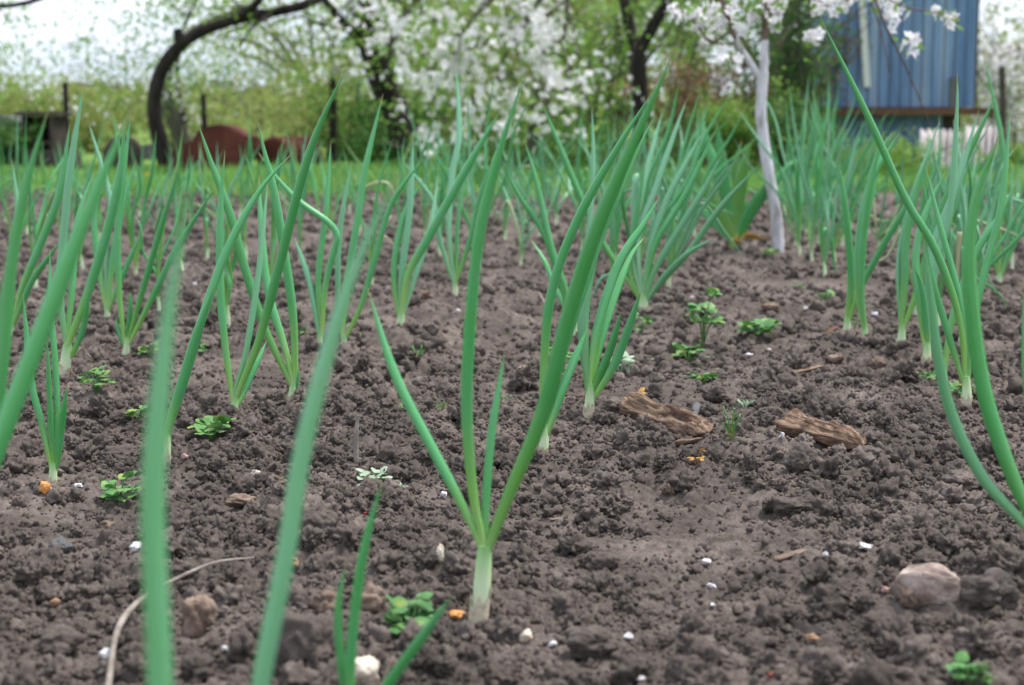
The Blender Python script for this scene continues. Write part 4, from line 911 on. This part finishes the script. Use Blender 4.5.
# whitewashed sapling
b = G(778, 251); Y = b.y
def sapling():
    root = thing('cherry_sapling', 'young cherry tree with whitewashed crooked trunk standing in the onion bed', 'tree', b)
    mb = MB(); tr = [b-Vector((0, 0, .03))]+[P(x, y, Y) for x, y in ((778, 251), (776, 215), (770, 180), (765, 150), (761, 115), (762, 88), (763, 72))]
    s = Y/F/2; tube(mb, tr, [13*s, 12.5*s, 11*s, 11*s, 11.5*s, 11*s, 11*s, 11.5*s], 50, 16, lump=.06); mb.build('trunk', LIME, root)
    mb = MB(); tube(mb, PP([(762, 80), (752, 65), (742, 50), (736, 38)], Y), [7*s, 5.5*s], 14, 10, lump=.05); l = mb.build('limb', LIME, root)
    mb = MB(); tube(mb, PP([(763, 80), (764, 62), (765, 40)], Y), [9.5*s, 7.5*s], 14, 10, lump=.05); mb.build('limb', LIME, root)
    mb = MB(); tube(mb, PP([(736, 40), (728, 18), (718, -10), (700, -60)], Y), [5.5*s, 4*s], 14, 10, lump=.1); mb.build('branch', TWIG, root)
    mb = MB(); tube(mb, PP([(765, 42), (765, 10), (770, -40), (780, -120)], Y), [6.5*s, 5*s], 14, 10, lump=.1); mb.build('branch', TWIG, root)
    brs = [([(733, 30), (712, 42), (698, 28), (688, 14), (676, 6)], 5, 2), ([(735, 42), (722, 44), (706, 38)], 4, 2), ([(775, -80), (830, -60, -.1), (868, -15, -.1), (885, 25, -.1), (900, 55, 0), (916, 90, .1), (930, 125, .2)], 6, 1.5), ([(850, -40, -.1), (872, 5, 0), (883, 40, 0), (890, 78, 0)], 4, 1.5), ([(868, -15, -.1), (900, 5), (930, 12), (950, 14), (962, 20)], 4, 1.5), ([(775, -80), (800, -30), (808, 0), (812, 30)], 4, 1.5), ([(718, -10), (735, -5), (750, 8), (780, 15)], 4, 2), ([(765, 10), (790, -5), (830, 2), (870, -8)], 4, 2), ([(700, -60), (670, -20), (650, 5)], 4, 2)]
    for p, a, c in brs:
        mb = MB(); tube(mb, PP(p, Y), [a*s*.62, c*s*.7], 24, 7, lump=.1); mb.build('branch', TWIG, root)
    cl = [(888, 12, 18), (908, 42, 17), (898, 2, 12), (938, 12, 9), (952, 20, 11), (812, 38, 16), (726, 58, 14), (700, 26, 18), (712, 10, 18), (690, 12, 14), (735, 8, 16), (752, 16, 14), (775, 22, 13), (830, 4, 18), (845, 2, 14), (815, 2, 14), (766, 5, 14), (708, 38, 12), (742, 28, 12), (675, 8, 14), (720, 24, 14), (780, 2, 14), (860, -6, 12), (876, -4, 12)]
    for x, y, r in cl:
        c = np.array([tuple(P(x, y, Y+random.uniform(-.08, .08)))]); mb = MB()
        leafcloud(mb, c, max(5, int(r*.62)), r*s*.62, .0145, 'flower'); bl = mb.build('blossom', PETAL, root)
        mb = MB(); leafcloud(mb, c, 7, r*s*1.1, .022); mb.build('leaves', TLEAF, root)
sapling()
# vegetation behind: bushes and far trees
def bush(name, label, x, y0, w, h, Y, leaf, n, ls, group='bushes behind the garden', bl=0, stems=7, bark=BARKG, airy=.35):
    """x: centre px, w,h metres"""
    b = P(x, HOR+HC*F/Y, Y); b.z = 0; root = thing(name, label, 'bush', b, group)
    br = []
    for k in range(stems):
        a = random.random()*6.28; d = Vector((math.cos(a)*w*.5*random.random(), math.sin(a)*w*.4*random.random(), h*random.uniform(.7, 1)))
        br.append([tuple(b-Vector((0, 0, .05))), tuple(b+d*.4+Vector((random.uniform(-.1, .1)*w, 0, 0))), tuple(b+d*.8), tuple(b+d)])
    mb = MB()
    for p in br: tube(mb, p, [.014*h+.004, .004], 12, 6)
    sub = []
    for p in br:
        s_ = smooth_path(p, 10)
        for k in range(5): sub += rbranches(s_[random.randint(2, 9)], (random.uniform(-1, 1), 0, .5), 1, .28*h+.1*w, .7)
    for p in sub: tube(mb, p, [.005*h+.002, .002], 6, 5)
    mb.build('stems', bark, root)
    pts = along(br+sub, .08*h+.02); cl = pts[rng.integers(0, len(pts), 90)]+rng.normal(size=(90, 3))*np.array([w, w*.7, h])*.09
    mb = MB(); leafcloud(mb, np.vstack([pts, cl, cl]), n, airy*.14*(w+h)*.5, ls); mb.build('foliage', leaf, root)
    if bl: mb = MB(); c = pts[rng.integers(0, len(pts), bl//8)]; leafcloud(mb, c, bl, .05, .017, 'flower'); mb.build('blossom', PETAL, root)
    return root
bush('bush', 'low olive bush at the far left behind the grey dome', 5, 0, 2.6, .55, 15, TLEAFY, 2400, .05)
bush('bush', 'dark green bush below the grey dome on the left', 18, 0, .55, .28, 10.0, TLEAFD, 1800, .03)
bush('bush', 'yellow green bush behind the brown box', 90, 0, 2.8, .52, 16, TLEAFY, 2400, .05)
bush('bush', 'pale olive bush behind the curved apple trunk', 190, 0, 2.8, .5, 17, TLEAFY, 2400, .05)
bush('bush', 'pale bush above the rust red drum', 290, 0, 2.6, .62, 15, TLEAFY, 3000, .045)
bush('bush', 'green bush left of the dark leaning trunk', 350, 0, 1.5, .6, 12.5, TLEAFY, 2600, .04)
bush('bush', 'dark low bush at the foot of the leaning trunk', 385, 0, 1.3, .42, 11, TLEAFD, 3200, .035)
bush('bush', 'olive bush right of the leaning trunk', 465, 0, 2.0, 1.2, 12.5, TLEAFY, 4200, .04)
bush('bush', 'green willowy bush behind the blossoms', 570, 0, 1.7, 1.6, 13, TLEAFY, 3600, .04)
bush('bush', 'dense yellow green bush left of the forked tree', 600, 0, 1.4, 1.3, 12, TLEAF, 2800, .035)
bush('bush', 'green bush behind the forked tree', 680, 0, 1.9, 1.7, 14, TLEAF, 3200, .04, bl=500)
bush('bush', 'russet dead bramble left of the whitewashed trunk', 715, 0, 1.2, .62, 10.4, TLEAFB, 2400, .03, airy=.3)
bush('bush', 'round bright green bush behind the whitewashed trunk', 738, 0, .62, .36, 9.3, TLEAF, 4200, .022)
bush('bush', 'tall green bush left of the blue shed', 800, 0, .55, 1.35, 10.3, TLEAFD, 3400, .03)
bush('bush', 'brown leafless bramble left of the blue shed', 780, 0, 1.0, .95, 10.8, TLEAFB, 1400, .03, stems=26)
bush('bush', 'low dark bush in front of the shed footing', 800, 0, .9, .34, 9.2, TLEAFD, 3200, .025)
bush('bush', 'white blossoming bush right of the blue shed', 1015, 0, 1.0, .8, 11.8, TLEAFY, 1500, .03, bl=1500)
bush('bush', 'low olive bush behind the right side of the shed', 965, 0, 1.4, .42, 13.6, TLEAFY, 2600, .035)
bush('bush', 'green bush in front of the white roofing sheet', 1000, 0, .5, .14, 9.0, TLEAF, 1800, .025)
bush('bush', 'low green bush along the shed footing', 885, 0, 1.2, .17, 8.9, TLEAF, 3600, .022)
bush('bush', 'low green bush beside the yellow leaf clump', 590, 0, 1.6, .26, 9.2, TLEAFD, 3600, .028)
bush('bush', 'low leafy bush beneath the hanging blossoms', 500, 0, 1.5, .24, 9.4, TLEAFD, 3000, .028)
def fartree(x, w, h, Y, leaf, label, n=3000, ls=.09):
    b = P(x, HOR+HC*F/Y, Y); b.z = 0; tp = b+Vector((random.uniform(-.3, .3), 0, h*.45))
    lm = []
    for k in range(9):
        a = random.random()*6.28; e = b+Vector((math.cos(a)*w*.5, math.sin(a)*w*.4, h*random.uniform(.45, 1))); m_ = (tp+e)/2+Vector((0, 0, h*.08)); s0 = b+(tp-b)*random.uniform(.25, 1)
        lm.append(([tuple(s0), tuple((s0+e)/2+Vector((0, 0, .1*h))), tuple(e)], .03*h*.5, .02))
    tree('far_tree', label, b, ([tuple(b), tuple((b+tp)/2+Vector((.1, 0, 0))), tuple(tp)], [.03*h+.03, .02*h+.02]), lm, randtwigs(lm, 5, w*.3), BARKG, leaf, n, ls, w*.06, 0, group='trees far behind the garden')
for x, w, h, Y, lf, l in [(-40, 5, 1.0, 26, TLEAFY, 'hazy far tree at the left frame edge'), (60, 6, 1.0, 30, TLEAFY, 'low far tree behind the brown box'), (130, 6, 1.0, 33, TLEAFD, 'low far tree left of the curved trunk'), (250, 6, 1.1, 30, TLEAFY, 'low far tree above the rust red sheets'),
    (320, 3, 1.8, 24, TLEAFY, 'thin far tree left of the black post pair'), (440, 5, 3.6, 24, TLEAF, 'far tree behind the hanging blossoms'), (545, 5, 4, 23, TLEAFY, 'far olive tree right of the hanging blossoms'), (610, 4.5, 4, 22, TLEAF, 'far tree left of the forked trunk'),
    (700, 4, 3.6, 20, TLEAF, 'far tree behind the whitewashed sapling'), (770, 4.5, 4, 18, TLEAFD, 'dark far tree left of the blue shed'), (1005, 3, 1.6, 20, TLEAFY, 'far tree right of the blue shed'), (500, 5, 3.5, 28, TLEAFD, 'dark far tree in the middle distance')]:
    fartree(x, w, h, Y, lf, l, 3600 if x > 400 else 2200, .075)
mb = MB(); n = 15000; ax = rng.uniform(-62, 62, n); ay = rng.uniform(66, 76, n); ah = (1.25+1.2*vnoise(ax*.16, ax*0, 131)+.5*vnoise(ax*.7, ax*0, 132))
az = ah*rng.random(n)**.7; V_ = np.array([[0, 0, 0], [.35, .30, .06], [1, 0, -.05], [.35, -.30, .06]]); scatter(mb, V_, np.array([[0, 3, 1], [1, 3, 2]]), np.stack([ax, ay, np.maximum(az, .05)], 1), .5*(.6+.8*rng.random(n)))
struct(mb.build('woodland', TLEAFY), 'stuff')
# ------------------------------------------------------------------ posts and scrap
def post(px0, px1, Y, w, label, lean=0, m=DARKM):
    b = P(px0[0], HOR+HC*F/Y, Y); b.z = -.02; t = P(*px1, Y); mb = MB(); r = w*Y/F/2
    tube(mb, [b, (b+t)/2+Vector((r*.3, 0, 0)), t], [r*1.1, r, r*.92], 24, 9, lump=.12); tag(mb.build('post', m, loc=tuple(b)), label, 'post', 'dark posts behind the lawn')
post((66, 0), (65, 82), 10.4, 6, 'thin black post right of the brown box', m=BARK)
post((204, 0), (203, 94), 10.8, 6, 'short black post behind the rust red sheet', m=BARK)
post((331, 0), (333, 78), 10.6, 8, 'tall black post right of the rust red drum', m=BARK)
post((1002, 0), (1002, 66), 10.6, 7, 'brown fence post right of the blue shed')
def prism(pts, Y, depth, nm, label, cat, m, group=None, bev=.015, yaw=0):
    import bmesh
    bm = bmesh.new(); w = [P(x, y, Y) for x, y in pts]; c = sum(w, Vector())/len(w); c.z = 0
    w = [Vector((q.x-c.x, 0, max(q.z, -.02))) for q in w]
    f = bm.faces.new([bm.verts.new(q) for q in w]); r = bmesh.ops.extrude_face_region(bm, geom=[f])
    bmesh.ops.translate(bm, verts=[v for v in r['geom'] if isinstance(v, bmesh.types.BMVert)], vec=(0, depth, 0))
    bmesh.ops.recalc_face_normals(bm, faces=bm.faces); bmesh.ops.bevel(bm, geom=list(bm.edges), offset=bev, segments=2, affect='EDGES')
    me = bpy.data.meshes.new(nm); bm.to_mesh(me); bm.free(); me.materials.append(m); o = bpy.data.objects.new(nm, me); COL.objects.link(o); o.location = c; o.rotation_euler = (0, 0, yaw)
    return tag(o, label, cat, group)
prism([(168, 176), (170, 150), (180, 143), (190, 143), (198, 129), (215, 124), (232, 128), (244, 138), (252, 136), (250, 152), (240, 168), (238, 178)], 9.4, .4, 'scrap_metal', 'wide rust red metal sheet with an uneven curved top behind the lawn', 'scrap metal', RUST)
# round rusty drum on its side and darker one
def drum(cx_, cy_, r, Y, L, nm, label, m, yaw=0):
    c = P(cx_, cy_, Y); R = r*Y/F; c.z = R-.01; root = thing(nm, label, 'drum', (c.x, c.y, 0)); mb = MB(); d = Vector((math.sin(yaw), math.cos(yaw), 0))
    k = [(0, .05), (0, .92), (.02, 1.0), (.04, .985), (L*.33, .985), (L*.34, 1.02), (L*.36, .985), (L*.66, .985), (L*.67, 1.02), (L*.69, .985), (L-.03, .985), (L-.02, 1.0), (L, .93), (L, .05)]
    n = 36; V = []; side = Vector((d.y, -d.x, 0))
    for y_, q in k:
        for j in range(n):
            a = j*2*math.pi/n; V.append(c+d*y_+side*(math.cos(a)*R*q)+Vector((0, 0, math.sin(a)*R*q)))
    f = [[i*n+j, i*n+(j+1) % n, (i+1)*n+(j+1) % n, (i+1)*n+j] for i in range(len(k)-1) for j in range(n)]; mb.add([tuple(v) for v in V], f); mb.build('shell', m, root)
    mb = MB(); e = c-d*.004; V = [tuple(e+side*(math.cos(j*2*math.pi/n)*R*.9)+Vector((0, 0, math.sin(j*2*math.pi/n)*R*.9))) for j in range(n)]+[tuple(e-d*.01)]
    mb.add(V, [[j, (j+1) % n, n] for j in range(n)]); mb.build('lid', m, root)
drum(273, 155, 20, 9.8, .5, 'rusty_drum', 'round rust red drum lying on its side right of the rusty sheet', RUST, .25)
drum(123, 160, 20, 9.9, .5, 'rusty_drum', 'dark rusty round drum left of the curved apple trunk', DARKM, -.2)
prism([(-20, 178), (-20, 118), (2, 115), (12, 120), (20, 140), (27, 178)], 10.2, .5, 'cable_reel', 'grey weathered rounded wooden disc standing at the left frame edge', 'wooden disc', GREYM)
def crate():
    Y = 9.9; x0, x1 = P(24, 150, Y).x, P(52, 150, Y).x; zt = P(30, 116, Y).z; root = thing('wooden_box', 'dark brown open wooden box standing by the thin black post', 'box', ((x0+x1)/2, Y, 0))
    w = x1-x0; cxx = (x0+x1)/2
    for nm, c, s_ in (('side_board', (x0, Y+.15, zt/2), (.02, .3, zt)), ('side_board', (x1, Y+.15, zt/2), (.02, .3, zt)), ('back_board', (cxx, Y+.31, zt/2), (w+.02, .018, zt)), ('lid', (cxx, Y+.15, zt+.013), (w+.08, .36, .022)), ('shelf', (cxx, Y+.15, zt*.55), (w-.024, .28, .02)), ('front_board', (cxx, Y-.011, zt*.22), (w+.02, .018, zt*.42))):
        mb = MB(); box(mb, c, s_); mb.build(nm, DARKM, root)
crate()
prism([(56, 178), (57, 155), (64, 148), (72, 152), (76, 178)], 9.6, .2, 'tree_stump', 'low dark rotten stump right of the brown box', 'stump', DARKM)
prism([(137, 178), (138, 147), (150, 143), (160, 148), (160, 178)], 12.5, .3, 'stone_block', 'pale grey block behind the curved apple trunk', 'block', GREYM)
# ------------------------------------------------------------------ blue shed
def shed():
    Y = 11.0; x0 = P(836, 50, Y).x; x1 = P(976, 50, Y).x; zs = P(900, 107, Y).z; zt = 2.05; D = 1.1
    root = thing('blue_shed', 'faded blue board shed with a white strip, raised on a brown beam', 'shed', ((x0+x1)/2, Y, 0))
    mb = MB(); bw = (x1-x0)/13
    for i in range(13):
        box(mb, (x0+bw*(i+.5), Y-.002*(i % 3), (zs+zt)/2), (bw-.008, .022, zt-zs), 0)
    for i in range(14): box(mb, (x0+bw*i if i else x0+.01, Y+.012, (zs+zt)/2), (.03, .012, zt-zs-.01), 0, 1)
    mb.build('front_wall', [BLUE, DARKM], root)
    for nm, xx in (('side_wall', x0+.012), ('side_wall', x1-.012)):
        mb = MB()
        for i in range(10): box(mb, (xx, Y+.06+D/10*(i+.5)-.03, (zs+zt)/2), (.022, D/10-.006, zt-zs))
        box(mb, (xx+(.014 if xx < (x0+x1)/2 else -.014), Y+.03+D/2, (zs+zt)/2), (.005, D, zt-zs-.02)); mb.build(nm, BLUE, root)
    mb = MB()
    for i in range(12): box(mb, (x0+(x1-x0)/12*(i+.5), Y+D+.045, (zs+zt)/2), ((x1-x0)/12-.004, .022, zt-zs))
    mb.build('back_wall', BLUE, root)
    mb = MB(); box(mb, ((x0+x1)/2+.03, Y-.02, zs-.027), (x1-x0+.22, .07, .045)); box(mb, ((x0+x1)/2, Y+D, zs-.027), (x1-x0, .07, .045)); mb.build('sill_beam', BROWNP, root)
    mb = MB(); box(mb, ((x0+x1)/2, Y+D/2-.05, zt+.06), (x1-x0+.25, D+.4, .03), 0, 0, 0); mb.build('roof', GREYM, root)
    mb = MB()
    for i in range(6): box(mb, (x0+.06+.12*i, Y+.16, zs/2+.03), (.114, .02, zs-.10))
    mb.build('lower_boards', BLUE, root)
    mb = MB(); box(mb, ((x0+x1)/2, Y+.45, (zs+.12)/2), (x1-x0-.08, .5, zs+.11)); mb.build('footing', DARKM, root)
    mb = MB()
    for i in range(7):
        p, f = lump(2, 200+i, .4, .1, .7); mb.add(p*.07+np.array([x0+.02+.13*i, Y-.05, .04]), f)
    mb.build('footing_stones', GREYM, root)
    s0 = P(861, 2, Y); s1 = P(866, 87, Y); mb = MB(); c = (s0+s1)/2; L = (s0-s1).length+.9
    an = math.atan2(s1.x-s0.x, s0.z-s1.z); d = Vector((-math.sin(an), 0, math.cos(an))); ctr = s1+d*(L/2)
    box(mb, (ctr.x, Y-.032, ctr.z), (.040, .022, L), 0, 0, -an); w = mb.build('trim_strip', WHITEP, root); w['label'] = 'white painted strip'
    mb = MB(); q = P(952, 95, Y); box(mb, (q.x, Y-.03, q.z+.0), (.045, .02, .22)); w = mb.build('patch_board', GREYM, root); w['label'] = 'short grey board'
shed()
def slate(px0, px1, top, bot, Y, label, n=7):
    a = P(px0, bot, Y); b_ = P(px1, bot, Y); zt = P(px0, top, Y).z; zb = -.02; n_ = n*8; V = []
    xs_ = np.linspace(a.x, b_.x, n_+1)
    for off in (0, .008):
        for k, z in enumerate((zb, zt)):
            for i, x in enumerate(xs_): V.append((x+(.03 if k else 0), Y+off+.10*k+.022*math.sin(i*2*math.pi/8), z+(.012*math.sin(i*.7) if k else 0)))
    m_ = n_+1; f = []
    for i in range(n_):
        f += [[i, i+1, m_+i+1, m_+i], [2*m_+i+1, 2*m_+i, 3*m_+i, 3*m_+i+1], [m_+i, m_+i+1, 3*m_+i+1, 3*m_+i]]
    for i in (0, n_): f.append([i, m_+i, 3*m_+i, 2*m_+i])
    mb = MB(); mb.add(V, f); c = tuple((a+b_)/2); tag(mb.build('roofing_sheet', SLATE, loc=(c[0], Y, 0)), label, 'roofing sheet')
slate(918, 962, 131, 172, 9.6, 'corrugated off-white roofing sheet leaning in front of the shed footing')
slate(964, 996, 127, 160, 9.9, 'second corrugated off-white sheet right of the leaning one', 5)
slate(978, 1080, 44, 120, 13.0, 'pale wide sheet fence behind the white blossoming bush', 12)
# ------------------------------------------------------------------ light
w = bpy.data.worlds.new('World'); sc.world = w; w.use_nodes = True; nt = w.node_tree; bg = nt.nodes['Background']
sky = nt.nodes.new('ShaderNodeTexSky'); sky.sky_type = 'NISHITA'; sky.sun_disc = False; EL, AZ = math.radians(66), math.radians(70)
sky.sun_elevation = EL; sky.sun_rotation = AZ; sky.air_density = 1; sky.dust_density = 2.5
tc = nt.nodes.new('ShaderNodeTexCoord'); mp = nt.nodes.new('ShaderNodeMapping'); mp.inputs['Scale'].default_value = (1, 1, 3.5); nt.links.new(tc.outputs['Generated'], mp.inputs[0])
cl = noise(nt, 2.4, 7, .6, mp.outputs[0]); clc = ramp(nt, [(.35, (6.2, 7.1, 9.0)), (.65, (10.8, 11.3, 12.5))], cl)
col = mix(nt, sky.outputs[0], clc, .80); nt.links.new(col, bg.inputs[0]); bg.inputs[1].default_value = .10
sd = bpy.data.lights.new('sun', 'SUN'); so = bpy.data.objects.new('sun', sd); COL.objects.link(so)
sd.energy = 3.1; sd.angle = math.radians(12); sd.color = (1, .96, .90)
# Nishita: rotation measured from +Y clockwise seen from above -> direction (sin, cos)
dv = Vector((math.sin(AZ)*math.cos(EL), math.cos(AZ)*math.cos(EL), math.sin(EL))); so.rotation_euler = dv.to_track_quat('Z', 'Y').to_euler()
vs = sc.view_settings; vs.view_transform = 'Standard'; vs.look = 'None'; vs.exposure = 0.66; vs.gamma = 1; vs.use_curve_mapping = False
sc.cycles.use_denoising = True; sc.cycles.max_bounces = 6; sc.cycles.transparent_max_bounces = 4
for o in THINGS: clean(o)
print('objects', len(bpy.data.objects), 'things', len(THINGS))
